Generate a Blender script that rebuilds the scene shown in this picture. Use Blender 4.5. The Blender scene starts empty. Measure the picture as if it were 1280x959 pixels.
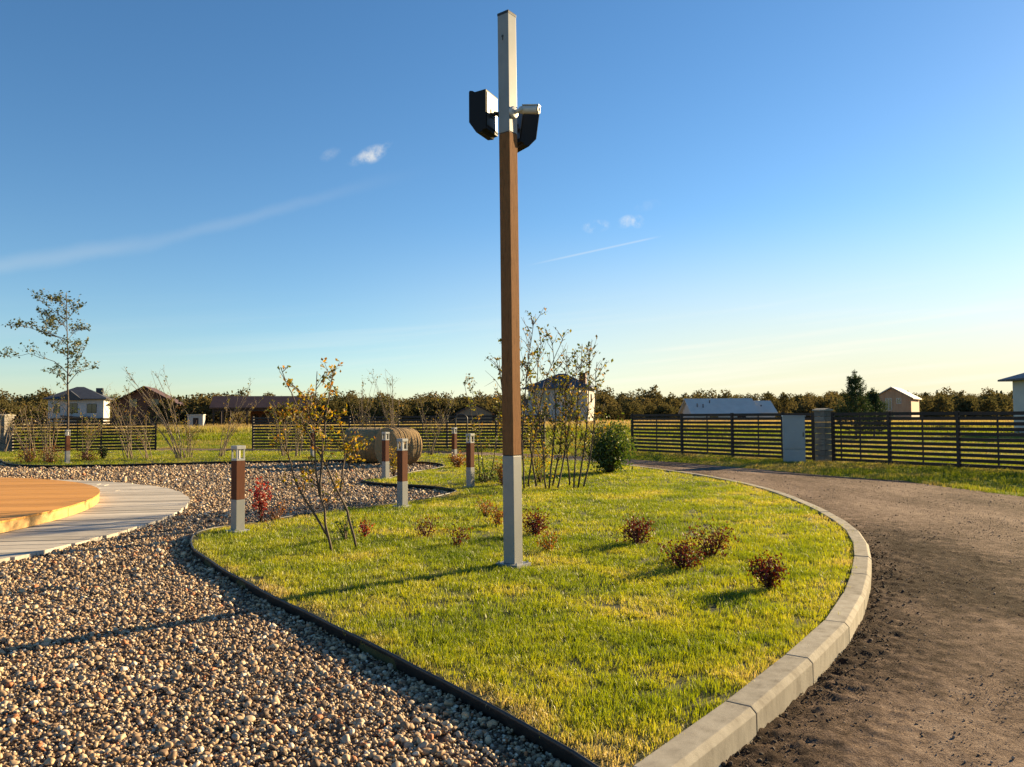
import bpy, bmesh, math, random
import numpy as np
from mathutils import Vector, Matrix, noise as mnoise
R = math.radians
random.seed(7); rng = np.random.default_rng(7)
scene = bpy.context.scene
COL = scene.collection

# ------------------------------------------------------------------ camera
W, H, F = 1280.0, 959.0, 960.0
CAMZ = 1.72
cam_d = bpy.data.cameras.new('camera'); cam = bpy.data.objects.new('camera', cam_d); COL.objects.link(cam)
cam_d.sensor_width = 36; cam_d.lens = 36*F/W; cam_d.clip_start = .05; cam_d.clip_end = 6000
PITCH, ROLL = math.atan((520-479.5)/F), R(.4)
CM = Matrix.Rotation(R(90)+PITCH, 3, 'X') @ Matrix.Rotation(-ROLL, 3, 'Z')
cam.matrix_world = Matrix.Translation((0, 0, CAMZ)) @ CM.to_4x4()
scene.camera = cam
scene.render.resolution_x, scene.render.resolution_y = 1024, 767

# ------------------------------------------------------------------ light
SUN_AZ, SUN_EL = R(53), R(16)            # azimuth measured from +Y towards +X
SD = Vector((math.sin(SUN_AZ)*math.cos(SUN_EL), math.cos(SUN_AZ)*math.cos(SUN_EL), math.sin(SUN_EL)))
sd_ = bpy.data.lights.new('sun', 'SUN'); sun = bpy.data.objects.new('sun', sd_); COL.objects.link(sun)
sd_.energy = 5.0; sd_.angle = R(.6); sd_.color = (1, .76, .42)
sun.rotation_euler = SD.to_track_quat('Z', 'Y').to_euler(); sun.location = (20, 16, 12)
world = bpy.data.worlds.new('World'); scene.world = world; world.use_nodes = True
scene.view_settings.view_transform = 'Standard'; scene.view_settings.look = 'None'
scene.view_settings.exposure = 1.75; scene.view_settings.gamma = 1
scene.cycles.max_bounces = 5; scene.cycles.diffuse_bounces = 3; scene.cycles.glossy_bounces = 3; scene.cycles.transmission_bounces = 4; scene.cycles.caustics_reflective = False; scene.cycles.caustics_refractive = False

def ray(px, py):
    return (CM @ Vector((px-W/2, -(py-H/2), -F))).normalized()
def G(px, py, z=0.0):                      # where a sight line meets a level
    d = ray(px, py); t = (z-CAMZ)/d.z
    return Vector((d.x*t, d.y*t, z))
def P(px, py, Y):                          # point on a sight line at distance Y
    d = ray(px, py); t = Y/d.y
    return Vector((d.x*t, Y, CAMZ+d.z*t))

def build_world():
    nt = world.node_tree; N = nt.nodes; L = nt.links; N.clear()
    out = N.new('ShaderNodeOutputWorld'); bg = N.new('ShaderNodeBackground')
    sky = N.new('ShaderNodeTexSky'); sky.sky_type = 'NISHITA'; sky.sun_disc = False
    sky.sun_elevation = SUN_EL; sky.sun_rotation = SUN_AZ
    sky.air_density = 1.0; sky.dust_density = .12; sky.ozone_density = 3.2; sky.altitude = 100
    tc = N.new('ShaderNodeTexCoord'); D = tc.outputs['Generated']
    def m(op, a, b=None, c=None):
        n = N.new('ShaderNodeMath'); n.operation = op
        for i, v in enumerate((a, b, c)):
            if v is None: continue
            if isinstance(v, (int, float)): n.inputs[i].default_value = v
            else: L.new(v, n.inputs[i])
        return n.outputs[0]
    def dot(v):
        n = N.new('ShaderNodeVectorMath'); n.operation = 'DOT_PRODUCT'
        L.new(D, n.inputs[0]); n.inputs[1].default_value = tuple(v); return n.outputs['Value']
    def ss(v, a, b):
        n = N.new('ShaderNodeMapRange'); n.interpolation_type = 'SMOOTHSTEP'
        L.new(v, n.inputs['Value']); n.inputs['From Min'].default_value = a; n.inputs['From Max'].default_value = b
        return n.outputs['Result']
    def noise(scale, detail=5, rough=.6, vec=None, stretch=None):
        n = N.new('ShaderNodeTexNoise'); n.inputs['Scale'].default_value = scale
        n.inputs['Detail'].default_value = detail; n.inputs['Roughness'].default_value = rough
        v = vec or D
        if stretch:
            mp = N.new('ShaderNodeMapping'); L.new(v, mp.inputs['Vector']); mp.inputs['Scale'].default_value = stretch; v = mp.outputs[0]
        L.new(v, n.inputs['Vector']); return n.outputs['Fac']
    n_f = noise(46, 6, .65); n_m = noise(14, 4, .6)
    def puff(px, py, su, sv, ang, gain):
        c = ray(px, py); up = Vector((0, 0, 1)); r = c.cross(up).normalized(); u = r.cross(c)
        a = R(ang); e1 = r*math.cos(a)+u*math.sin(a); e2 = -r*math.sin(a)+u*math.cos(a)
        x = m('DIVIDE', dot(e1), su); y = m('DIVIDE', dot(e2), sv)
        d2 = m('ADD', m('MULTIPLY', x, x), m('MULTIPLY', y, y))
        f = m('MULTIPLY', ss(d2, 1.0, 0.0), ss(dot(c), .6, .9))
        f = m('MULTIPLY', f, ss(n_f, .36, .66))
        return m('MULTIPLY', f, gain)
    acc = None
    def add(v):
        nonlocal acc
        acc = v if acc is None else m('ADD', acc, v)
    for a in ((465, 193, .022, .012, 25, .42), (455, 198, .026, .008, 20, .2), (482, 183, .014, .005, 40, .18), (413, 193, .016, .008, 30, .12),
              (745, 283, .02, .01, 5, .36), (783, 277, .014, .009, 20, .36), (797, 277, .010, .010, 45, .36), (810, 257, .02, .008, 10, .06)):
        add(puff(*a))
    def trail(p0, p1, w, gain, nz=None, lo=None, tail=.03):
        a, b = ray(*p0), ray(*p1); n = a.cross(b).normalized(); t = (b-a).normalized()
        dd = dot(n)
        if nz: dd = m('ADD', dd, m('MULTIPLY', m('SUBTRACT', n_m, .5), nz))
        f = ss(m('ABSOLUTE', dd), w, 0.0)
        s = dot(t); s0, s1 = a.dot(t), b.dot(t)
        f = m('MULTIPLY', f, ss(s, s0, s0+(s1-s0)*(lo or .4))); f = m('MULTIPLY', f, ss(s, s1+.004, s1-tail))
        f = m('MULTIPLY', f, ss(dot((a+b).normalized()), .5, .8))
        return m('MULTIPLY', f, gain)
    add(trail((650, 334), (828, 295), .002, .2))
    add(trail((-260, 372), (250, 292), .014, .10, .012, .2, .12))
    add(trail((140, 318), (560, 205), .011, .07, .012, .3, .3))
    # thin cirrus bands low over the horizon all the way round
    sep = N.new('ShaderNodeSeparateXYZ'); L.new(D, sep.inputs[0])
    z = m('ADD', sep.outputs['Z'], m('MULTIPLY', sep.outputs['X'], -.09))
    cb = N.new('ShaderNodeCombineXYZ'); L.new(sep.outputs['X'], cb.inputs[0]); L.new(sep.outputs['Y'], cb.inputs[1]); L.new(z, cb.inputs[2])
    st = noise(2.2, 5, .55, cb.outputs[0], (1, 1, 26))
    band = m('MULTIPLY', ss(sep.outputs['Z'], -.02, .05), ss(sep.outputs['Z'], .17, .06))
    near_sun = ss(dot(SD), .2, .95)
    add(m('MULTIPLY', m('MULTIPLY', ss(st, .45, .72), band), m('MULTIPLY_ADD', near_sun, .45, .06)))
    veil = m('MULTIPLY', ss(sep.outputs['Z'], .26, .0), ss(dot(SD), .35, .9))      # thin bright haze veil below the low sun
    acc = m('MINIMUM', acc, .9)
    mix = N.new('ShaderNodeMix'); mix.data_type = 'RGBA'
    hs = N.new('ShaderNodeHueSaturation'); hs.inputs['Saturation'].default_value = 1.15; L.new(sky.outputs[0], hs.inputs['Color'])
    vm = N.new('ShaderNodeMix'); vm.data_type = 'RGBA'; L.new(m('MULTIPLY', veil, .85), vm.inputs['Factor']); L.new(hs.outputs[0], vm.inputs[6]); vm.inputs[7].default_value = (5.3, 4.75, 3.35, 1)
    L.new(acc, mix.inputs['Factor']); L.new(vm.outputs[2], mix.inputs[6])
    mix.inputs[7].default_value = (6.6, 6.2, 5.3, 1)
    L.new(mix.outputs[2], bg.inputs['Color']); bg.inputs['Strength'].default_value = .0505
    L.new(bg.outputs[0], out.inputs['Surface'])
build_world()

# ------------------------------------------------------------------ materials
MATS = {}
def newmat(name):
    m = bpy.data.materials.new(name); m.use_nodes = True; m.node_tree.nodes.clear(); MATS[name] = m
    return m, m.node_tree.nodes, m.node_tree.links
def ramp(N, cols, stops=None, interp='LINEAR'):
    r = N.new('ShaderNodeValToRGB'); r.color_ramp.interpolation = interp
    e = r.color_ramp.elements
    k = len(cols)
    while len(e) < k: e.new(.5)
    for i, c in enumerate(cols):
        e[i].position = stops[i] if stops else i/(k-1); e[i].color = (*c, 1)
    return r
def pmat(name, cols, scale=8, stretch=(1, 1, 1), rough=.7, bump=.2, bscale=None, metal=0, spec=.4, stops=None, detail=6, coords='Object', rnd=0, dist=.01, bstretch=None):
    """Principled material: noise -> colour ramp, second noise -> bump, optional per-object value shift."""
    m, N, L = newmat(name)
    out = N.new('ShaderNodeOutputMaterial'); b = N.new('ShaderNodeBsdfPrincipled'); L.new(b.outputs[0], out.inputs[0])
    tc = N.new('ShaderNodeTexCoord'); mp = N.new('ShaderNodeMapping'); mp.inputs['Scale'].default_value = stretch
    L.new(tc.outputs[coords], mp.inputs[0])
    if rnd:
        oi = N.new('ShaderNodeObjectInfo'); va = N.new('ShaderNodeVectorMath'); va.operation = 'MULTIPLY'
        L.new(oi.outputs['Random'], va.inputs[0]); va.inputs[1].default_value = (37, 23, 51)
        ad = N.new('ShaderNodeVectorMath'); L.new(va.outputs[0], ad.inputs[0]); L.new(mp.outputs[0], ad.inputs[1]); vec = ad.outputs[0]
    else: vec = mp.outputs[0]
    n = N.new('ShaderNodeTexNoise'); n.inputs['Scale'].default_value = scale; n.inputs['Detail'].default_value = detail; n.inputs['Roughness'].default_value = .62
    L.new(vec, n.inputs['Vector'])
    r = ramp(N, cols, stops or [.28+.44*i/(len(cols)-1) for i in range(len(cols))]); L.new(n.outputs['Fac'], r.inputs[0])
    c = r.outputs[0]
    if rnd:
        h = N.new('ShaderNodeHueSaturation'); L.new(c, h.inputs['Color'])
        mr = N.new('ShaderNodeMapRange'); L.new(oi.outputs['Random'], mr.inputs[0]); mr.inputs[3].default_value = 1-rnd; mr.inputs[4].default_value = 1+rnd
        L.new(mr.outputs[0], h.inputs['Value']); c = h.outputs[0]
    L.new(c, b.inputs['Base Color'])
    b.inputs['Roughness'].default_value = rough; b.inputs['Metallic'].default_value = metal; b.inputs['Specular IOR Level'].default_value = spec
    if bump:
        n2 = N.new('ShaderNodeTexNoise'); n2.inputs['Scale'].default_value = bscale or scale*4; n2.inputs['Detail'].default_value = 5
        if bstretch:
            mp2 = N.new('ShaderNodeMapping'); mp2.inputs['Scale'].default_value = bstretch; L.new(tc.outputs[coords], mp2.inputs[0]); L.new(mp2.outputs[0], n2.inputs['Vector'])
        else: L.new(vec, n2.inputs['Vector'])
        bp = N.new('ShaderNodeBump'); bp.inputs['Strength'].default_value = bump; bp.inputs['Distance'].default_value = dist
        L.new(n2.outputs['Fac'], bp.inputs['Height']); L.new(bp.outputs[0], b.inputs['Normal'])
    return m
def leafmat(name, cols, trans=.4, gloss=.03, world_noise=None, dry=None, stops=None):
    m, N, L = newmat(name)
    out = N.new('ShaderNodeOutputMaterial')
    at = N.new('ShaderNodeAttribute'); at.attribute_name = 'tint'
    f = at.outputs['Fac']
    def mm(op, a, b):
        n = N.new('ShaderNodeMath'); n.operation = op
        for i, v in enumerate((a, b)):
            if isinstance(v, (int, float)): n.inputs[i].default_value = v
            else: L.new(v, n.inputs[i])
        return n.outputs[0]
    if world_noise:
        ge = N.new('ShaderNodeNewGeometry'); nz = N.new('ShaderNodeTexNoise'); nz.inputs['Scale'].default_value = world_noise; nz.inputs['Detail'].default_value = 4
        L.new(ge.outputs['Position'], nz.inputs['Vector'])
        f = mm('ADD', mm('MULTIPLY', f, .5), mm('MULTIPLY', mm('SUBTRACT', nz.outputs['Fac'], .22), .85))
    if dry:
        a2 = N.new('ShaderNodeAttribute'); a2.attribute_name = 'dry'; a2.attribute_type = 'INSTANCER'
        f = mm('ADD', f, mm('MULTIPLY', a2.outputs['Fac'], dry))
    r = ramp(N, cols, stops); L.new(f, r.inputs[0])
    d = N.new('ShaderNodeBsdfDiffuse'); t = N.new('ShaderNodeBsdfTranslucent'); g = N.new('ShaderNodeBsdfGlossy'); g.inputs['Roughness'].default_value = .45
    L.new(r.outputs[0], d.inputs[0])
    hs = N.new('ShaderNodeHueSaturation'); hs.inputs['Saturation'].default_value = 1.15; hs.inputs['Value'].default_value = 1.25
    L.new(r.outputs[0], hs.inputs['Color']); L.new(hs.outputs[0], t.inputs[0])
    mx = N.new('ShaderNodeMixShader'); mx.inputs[0].default_value = trans; L.new(d.outputs[0], mx.inputs[1]); L.new(t.outputs[0], mx.inputs[2])
    m2 = N.new('ShaderNodeMixShader'); m2.inputs[0].default_value = gloss; L.new(mx.outputs[0], m2.inputs[1]); L.new(g.outputs[0], m2.inputs[2])
    L.new(m2.outputs[0], out.inputs[0])
    return m

pmat('steel_grey', [(.18, .185, .185), (.225, .23, .23)], 5, rough=.42, bump=.03, spec=.5)
pmat('steel_zinc', [(.26, .265, .265), (.34, .345, .345)], 14, rough=.4, bump=.04, spec=.5)
pmat('black_rubber', [(.012, .012, .013), (.025, .025, .026)], 20, rough=.5, bump=.1)
pmat('black_plastic', [(.006, .006, .008), (.009, .009, .011)], 20, rough=.6, bump=.05, bscale=300, spec=.2)
pmat('black_gloss', [(.035, .035, .035), (.045, .045, .045)], 20, rough=.3, bump=.02, spec=1.0)
pmat('white_plastic', [(.40, .40, .40), (.46, .46, .46)], 9, rough=.4, bump=.02, spec=.5)
pmat('lens_dark', [(.03, .02, .018), (.10, .06, .04)], 30, rough=.12, bump=0, spec=.7)
pmat('post_wood', [(.06, .026, .012), (.215, .105, .045), (.12, .053, .024)], 6, stretch=(14, 14, .8), rough=.85, spec=.08, bump=.5, bscale=5, bstretch=(40, 40, 1.5), dist=.004)
pmat('bollard_wood', [(.085, .032, .018), (.155, .062, .035)], 8, stretch=(18, 18, .8), rough=.8, spec=.1, bump=.25, bscale=6, bstretch=(40, 40, 1.5), rnd=.12, dist=.004)
pmat('deck_wood', [(.42, .19, .04), (.54, .26, .065), (.48, .225, .05)], 3, stretch=(.6, 9, 9), spec=.2, rough=.7, bump=.2, rnd=.16, dist=.004)
pmat('fascia_wood', [(.42, .22, .06), (.48, .29, .10), (.34, .15, .04)], 2.2, stretch=(1, 1, 4), rough=.6, bump=.15, stops=[.3, .55, .78], dist=.004)
pmat('paving', [(.33, .295, .25), (.44, .395, .335), (.50, .45, .385)], 2.5, stretch=(1, 5, 1), rough=.85, spec=.15, bump=.25, rnd=.2, dist=.004)
pmat('concrete', [(.16, .14, .112), (.25, .226, .186), (.30, .274, .226), (.35, .32, .27)], 4.5, stretch=(2.2, 2.2, .7), rough=.92, spec=.12, bump=.6, bscale=120, rnd=.12, dist=.003, stops=[.26, .42, .56, .74], detail=10)
pmat('fence_wood', [(.014, .0075, .0055), (.032, .017, .012)], 3, stretch=(1, 1, 8), rough=.6, bump=.1, rnd=.25)
pmat('block_stone', [(.12, .105, .09), (.22, .195, .165)], 6, rough=.9, bump=.5, rnd=.2)
pmat('cabinet_grey', [(.27, .275, .275), (.32, .325, .325)], 2, rough=.45, bump=.02)
pmat('white_wall', [(.40, .38, .36), (.50, .48, .455)], .8, rough=.85, bump=.15)
pmat('pale_block', [(.33, .31, .285), (.44, .415, .38)], 1.1, stretch=(1, 1, 3), rough=.9, bump=.2)
pmat('slate_roof', [(.035, .037, .045), (.07, .072, .085)], 1.5, stretch=(1, 1, 5), rough=.55, bump=.3)
pmat('tin_roof', [(.44, .41, .37), (.54, .51, .46)], .7, rough=.6, bump=.1)
pmat('brown_roof', [(.06, .03, .022), (.10, .05, .035)], 1.5, rough=.6, bump=.2)
pmat('log_wall', [(.10, .035, .018), (.20, .075, .035)], .8, stretch=(1, 1, 8), rough=.7, bump=.3)
pmat('pine_wall', [(.26, .15, .085), (.40, .25, .15)], .8, stretch=(6, 6, 1), rough=.75, bump=.3)
pmat('dark_wood', [(.025, .013, .009), (.05, .028, .018)], 1, rough=.7, bump=.2)
pmat('window_glass', [(.012, .014, .018), (.03, .034, .04)], 2, rough=.08, bump=0, spec=.8)
pmat('bark', [(.055, .038, .026), (.13, .095, .065)], 14, stretch=(1, 1, .3), rough=.85, bump=.4)
pmat('bark_pale', [(.13, .095, .065), (.25, .19, .13)], 14, stretch=(1, 1, .3), rough=.85, bump=.4)
pmat('bark_red', [(.06, .022, .015), (.12, .05, .03)], 14, rough=.85, bump=.3)
pmat('hay', [(.17, .10, .045), (.34, .225, .105), (.50, .36, .18)], 5, stretch=(1, 14, 14), rough=.95, bump=.9, bscale=24, dist=.03)
pmat('soil', [(.045, .028, .018), (.09, .058, .038)], 8, rough=.95, bump=.6)
pmat('soil_crumb', [(.03, .02, .014), (.10, .068, .05)], 3, rough=.95, bump=.4, rnd=.5)
pmat('road_grit', [(.16, .118, .09), (.30, .23, .18)], 2, rough=.95, spec=.1, bump=.3, rnd=.6)
pmat('gravel_base', [(.05, .036, .026), (.16, .12, .085), (.27, .21, .15)], 34, rough=.95, bump=.9, bscale=55, dist=.02)
pmat('lawn_soil', [(.025, .028, .008), (.06, .06, .018)], 6, rough=.95, bump=.4)
leafmat('grass', [(.075, .12, .008), (.21, .25, .018), (.36, .35, .045), (.48, .39, .11), (.52, .39, .17)], .45, .04, world_noise=.9, dry=.55, stops=[.0, .32, .62, .86, 1])
leafmat('wild_grass', [(.085, .12, .012), (.20, .225, .03), (.32, .27, .075), (.36, .26, .11)], .4, .02, world_noise=.25, dry=.8)
leafmat('leaf_yellow', [(.08, .10, .015), (.24, .20, .025), (.42, .26, .03), (.30, .12, .03)], .45)
leafmat('leaf_olive', [(.05, .07, .012), (.12, .13, .02), (.24, .19, .035), (.28, .15, .04)], .4)
leafmat('leaf_green', [(.022, .045, .010), (.05, .085, .018), (.10, .13, .025), (.20, .16, .03)], .35)
leafmat('leaf_dull', [(.035, .05, .015), (.07, .085, .025), (.12, .12, .04)], .35)
leafmat('leaf_red', [(.022, .006, .006), (.07, .015, .011), (.13, .032, .017), (.19, .075, .03)], .35)
leafmat('leaf_crimson', [(.14, .02, .02), (.30, .05, .04), (.40, .12, .06)], .4)
leafmat('leaf_rust', [(.10, .04, .015), (.24, .10, .03), (.34, .19, .05)], .4)
leafmat('wood_far', [(.036, .038, .016), (.075, .068, .028), (.12, .095, .042), (.16, .115, .055)], .3, .0, world_noise=.03)
leafmat('needle', [(.018, .036, .014), (.04, .06, .022), (.07, .088, .03)], .2, .02)

def gravel_mat():
    m, N, L = newmat('pebble')
    out = N.new('ShaderNodeOutputMaterial'); b = N.new('ShaderNodeBsdfPrincipled'); L.new(b.outputs[0], out.inputs[0])
    oi = N.new('ShaderNodeObjectInfo')
    r = ramp(N, [(.10, .06, .034), (.21, .128, .07), (.33, .215, .118), (.44, .30, .168), (.54, .40, .245), (.37, .29, .205), (.66, .55, .41), (.38, .14, .05)],
             [0, .14, .32, .5, .66, .8, .93, .975], 'CONSTANT')
    L.new(oi.outputs['Random'], r.inputs[0])
    tc = N.new('ShaderNodeTexCoord'); n = N.new('ShaderNodeTexNoise'); n.inputs['Scale'].default_value = 2.2; n.inputs['Detail'].default_value = 4
    L.new(tc.outputs['Object'], n.inputs['Vector'])
    mr = N.new('ShaderNodeMapRange'); L.new(n.outputs['Fac'], mr.inputs[0]); mr.inputs[1].default_value = .3; mr.inputs[2].default_value = .7; mr.inputs[3].default_value = .7; mr.inputs[4].default_value = 1.2
    h = N.new('ShaderNodeHueSaturation'); L.new(r.outputs[0], h.inputs['Color']); L.new(mr.outputs[0], h.inputs['Value'])
    L.new(h.outputs[0], b.inputs['Base Color']); b.inputs['Roughness'].default_value = .72
gravel_mat()

def road_mat():
    m, N, L = newmat('road')
    out = N.new('ShaderNodeOutputMaterial'); b = N.new('ShaderNodeBsdfPrincipled'); L.new(b.outputs[0], out.inputs[0])
    ge = N.new('ShaderNodeNewGeometry'); pos = ge.outputs['Position']
    def nz(s, d, st=None):
        n = N.new('ShaderNodeTexNoise'); n.inputs['Scale'].default_value = s; n.inputs['Detail'].default_value = d; n.inputs['Roughness'].default_value = .65
        if st:
            mp = N.new('ShaderNodeMapping'); mp.inputs['Rotation'].default_value = (0, 0, R(-32)); mp.inputs['Scale'].default_value = st; L.new(pos, mp.inputs[0]); L.new(mp.outputs[0], n.inputs['Vector'])
        else: L.new(pos, n.inputs['Vector'])
        return n.outputs['Fac']
    def mm(op, a, b_):
        n = N.new('ShaderNodeMath'); n.operation = op
        for i, v in enumerate((a, b_)):
            if isinstance(v, (int, float)): n.inputs[i].default_value = v
            else: L.new(v, n.inputs[i])
        return n.outputs[0]
    at = N.new('ShaderNodeAttribute'); at.attribute_name = 'damp'
    f = mm('ADD', mm('MULTIPLY', nz(.6, 9, (1, .4, 1)), 1.3), mm('ADD', mm('MULTIPLY', nz(9, 12), 1.0), mm('MULTIPLY', nz(85, 6), .9))); f = mm('SUBTRACT', f, 1.06)
    f = mm('SUBTRACT', f, mm('MULTIPLY', at.outputs['Fac'], .36))
    r = ramp(N, [(.035, .024, .018), (.09, .064, .049), (.175, .126, .097), (.29, .22, .17)], [.2, .38, .56, .8]); L.new(f, r.inputs[0])
    L.new(r.outputs[0], b.inputs['Base Color']); b.inputs['Roughness'].default_value = 1.0; b.inputs['Specular IOR Level'].default_value = .04
    v = N.new('ShaderNodeTexVoronoi'); v.inputs['Scale'].default_value = 130; L.new(pos, v.inputs['Vector'])
    hgt = mm('ADD', mm('MULTIPLY', nz(24, 12), 1.5), mm('MULTIPLY', nz(95, 5), 1.1))
    bp = N.new('ShaderNodeBump'); bp.inputs['Strength'].default_value = 1.0; bp.inputs['Distance'].default_value = .016
    L.new(hgt, bp.inputs['Height']); L.new(bp.outputs[0], b.inputs['Normal'])
road_mat()

def field_mat():
    m, N, L = newmat('field')
    out = N.new('ShaderNodeOutputMaterial'); b = N.new('ShaderNodeBsdfPrincipled'); L.new(b.outputs[0], out.inputs[0])
    ge = N.new('ShaderNodeNewGeometry')
    n = N.new('ShaderNodeTexNoise'); n.inputs['Scale'].default_value = .06; n.inputs['Detail'].default_value = 9; n.inputs['Roughness'].default_value = .7; L.new(ge.outputs['Position'], n.inputs['Vector'])
    at = N.new('ShaderNodeAttribute'); at.attribute_name = 'dry'
    ad = N.new('ShaderNodeMath'); L.new(n.outputs['Fac'], ad.inputs[0]); L.new(at.outputs['Fac'], ad.inputs[1])
    r = ramp(N, [(.09, .12, .015), (.16, .19, .025), (.22, .20, .045), (.28, .20, .085)], [.3, .5, .75, 1]); L.new(ad.outputs[0], r.inputs[0])
    L.new(r.outputs[0], b.inputs['Base Color']); b.inputs['Roughness'].default_value = .95; b.inputs['Specular IOR Level'].default_value = .1
    n2 = N.new('ShaderNodeTexNoise'); n2.inputs['Scale'].default_value = 7; n2.inputs['Detail'].default_value = 6; L.new(ge.outputs['Position'], n2.inputs['Vector'])
    bp = N.new('ShaderNodeBump'); bp.inputs['Strength'].default_value = 1; bp.inputs['Distance'].default_value = .12; L.new(n2.outputs['Fac'], bp.inputs['Height']); L.new(bp.outputs[0], b.inputs['Normal'])
field_mat()

# ------------------------------------------------------------------ mesh helpers
def link(o, parent=None):
    COL.objects.link(o)
    if parent is not None: o.parent = parent
    return o
def tag(o, label=None, cat=None, group=None, kind=None):
    if label: o['label'] = label
    if cat: o['category'] = cat
    if group: o['group'] = group
    if kind: o['kind'] = kind
    return o
def empty(name, loc, rz=0, label=None, cat=None, group=None):
    o = bpy.data.objects.new(name, None); o.empty_display_size = .1
    o.location = loc; o.rotation_euler = (0, 0, rz); link(o)
    return tag(o, label, cat, group)
class MB:
    def __init__(s): s.v = []; s.f = []
    def add(s, vs, fs):
        k = len(s.v); s.v += [tuple(v) for v in vs]; s.f += [tuple(i+k for i in f) for f in fs]; return s
    def box(s, x0, x1, y0, y1, z0, z1):
        return s.add([(x0, y0, z0), (x1, y0, z0), (x1, y1, z0), (x0, y1, z0), (x0, y0, z1), (x1, y0, z1), (x1, y1, z1), (x0, y1, z1)],
                     [(3, 2, 1, 0), (4, 5, 6, 7), (0, 1, 5, 4), (1, 2, 6, 5), (2, 3, 7, 6), (3, 0, 4, 7)])
    def prism(s, poly, axis, a, b):        # extrude a 2D outline along an axis
        def mk(p, t): return {'x': (t, p[0], p[1]), 'y': (p[0], t, p[1]), 'z': (p[0], p[1], t)}[axis]
        n = len(poly)
        return s.add([mk(p, a) for p in poly]+[mk(p, b) for p in poly],
                     [tuple(range(n)), tuple(range(2*n-1, n-1, -1))]+[(i, (i+1) % n, (i+1) % n+n, i+n) for i in range(n)])
    def tube(s, pts, rad, n=6, cap=True):
        pts = [Vector(p) for p in pts]; k = len(pts)
        if not hasattr(rad, '__len__'): rad = [rad]*k
        vs = []; up = None
        for i, p in enumerate(pts):
            t = (pts[min(i+1, k-1)]-pts[max(i-1, 0)]).normalized()
            if up is None:
                a = Vector((0, 0, 1)) if abs(t.z) < .9 else Vector((1, 0, 0)); up = t.cross(a).normalized()
            else: up = (up-t*up.dot(t)).normalized()
            w = t.cross(up)
            for j in range(n):
                a = 2*math.pi*j/n; vs.append(p+(up*math.cos(a)+w*math.sin(a))*rad[i])
        fs = [(i*n+j, i*n+(j+1) % n, (i+1)*n+(j+1) % n, (i+1)*n+j) for i in range(k-1) for j in range(n)]
        if cap: fs += [tuple(range(n-1, -1, -1)), tuple(range((k-1)*n, k*n))]
        return s.add(vs, fs)
    def lathe(s, prof, n=20, axis='z'):
        vs = []
        for r, z in prof:
            for j in range(n):
                a = 2*math.pi*j/n; x, y = r*math.cos(a), r*math.sin(a)
                vs.append({'z': (x, y, z), 'x': (z, x, y), 'y': (y, z, x)}[axis])
        k = len(prof)
        fs = [(i*n+j, i*n+(j+1) % n, (i+1)*n+(j+1) % n, (i+1)*n+j) for i in range(k-1) for j in range(n)]
        fs += [tuple(range(n-1, -1, -1)), tuple(range((k-1)*n, k*n))]
        return s.add(vs, fs)
    def mesh(s, name, mat, smooth=False, bevel=0):
        me = bpy.data.meshes.new(name); me.from_pydata(s.v, [], s.f)
        bm = bmesh.new(); bm.from_mesh(me); bmesh.ops.recalc_face_normals(bm, faces=bm.faces)
        if bevel: bmesh.ops.bevel(bm, geom=list(bm.edges), offset=bevel, segments=2, affect='EDGES', profile=.7)
        bm.to_mesh(me); bm.free()
        if smooth: me.polygons.foreach_set('use_smooth', [True]*len(me.polygons))
        if mat: me.materials.append(MATS[mat])
        return me
    def build(s, name, mat, parent=None, smooth=False, bevel=0):
        return link(bpy.data.objects.new(name, s.mesh(name, mat, smooth, bevel)), parent)
def npmesh(name, V, Fq, mat, tint=None, smooth=False):
    """numpy vertices (n,3) and equal-sized faces (m,k)."""
    V = np.asarray(V, np.float32); Fq = np.asarray(Fq, np.int32); me = bpy.data.meshes.new(name)
    me.vertices.add(len(V)); me.vertices.foreach_set('co', V.ravel())
    k = Fq.shape[1]; me.loops.add(Fq.size); me.loops.foreach_set('vertex_index', Fq.ravel())
    me.polygons.add(len(Fq)); me.polygons.foreach_set('loop_start', np.arange(len(Fq), dtype=np.int32)*k)
    if smooth: me.polygons.foreach_set('use_smooth', np.ones(len(Fq), bool))
    me.update(calc_edges=True)
    if tint is not None:
        a = me.attributes.new('tint', 'FLOAT', 'POINT'); a.data.foreach_set('value', np.asarray(tint, np.float32))
    if mat: me.materials.append(MATS[mat])
    return me
def copy_tree(o, parent=None):
    c = o.copy(); COL.objects.link(c); c.parent = parent
    for ch in o.children: copy_tree(ch, c)
    return c
def leaves(pos, size, rnd=rng, aspect=.55, up=.0, tint=None):
    """Folded rhombic leaves at pos (n,3): four vertices, two triangles each."""
    n = len(pos); pos = np.asarray(pos); d = rnd.normal(size=(n, 3)); d[:, 2] += up; d /= np.linalg.norm(d, axis=1)[:, None]
    a = rnd.normal(size=(n, 3)); s = np.cross(d, a); s /= np.linalg.norm(s, axis=1)[:, None]; nn = np.cross(d, s)
    L = (np.asarray(size)*np.ones(n))[:, None]
    V = np.stack([pos, pos+d*L*.55+s*L*aspect*.5+nn*L*.12, pos+d*L, pos+d*L*.55-s*L*aspect*.5+nn*L*.12], 1).reshape(-1, 3)
    i = np.arange(n)[:, None]*4; Fq = np.concatenate([i+[0, 1, 2], i+[0, 2, 3]])
    t = rnd.random(n) if tint is None else tint
    return V, Fq, np.repeat(t, 4)
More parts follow.
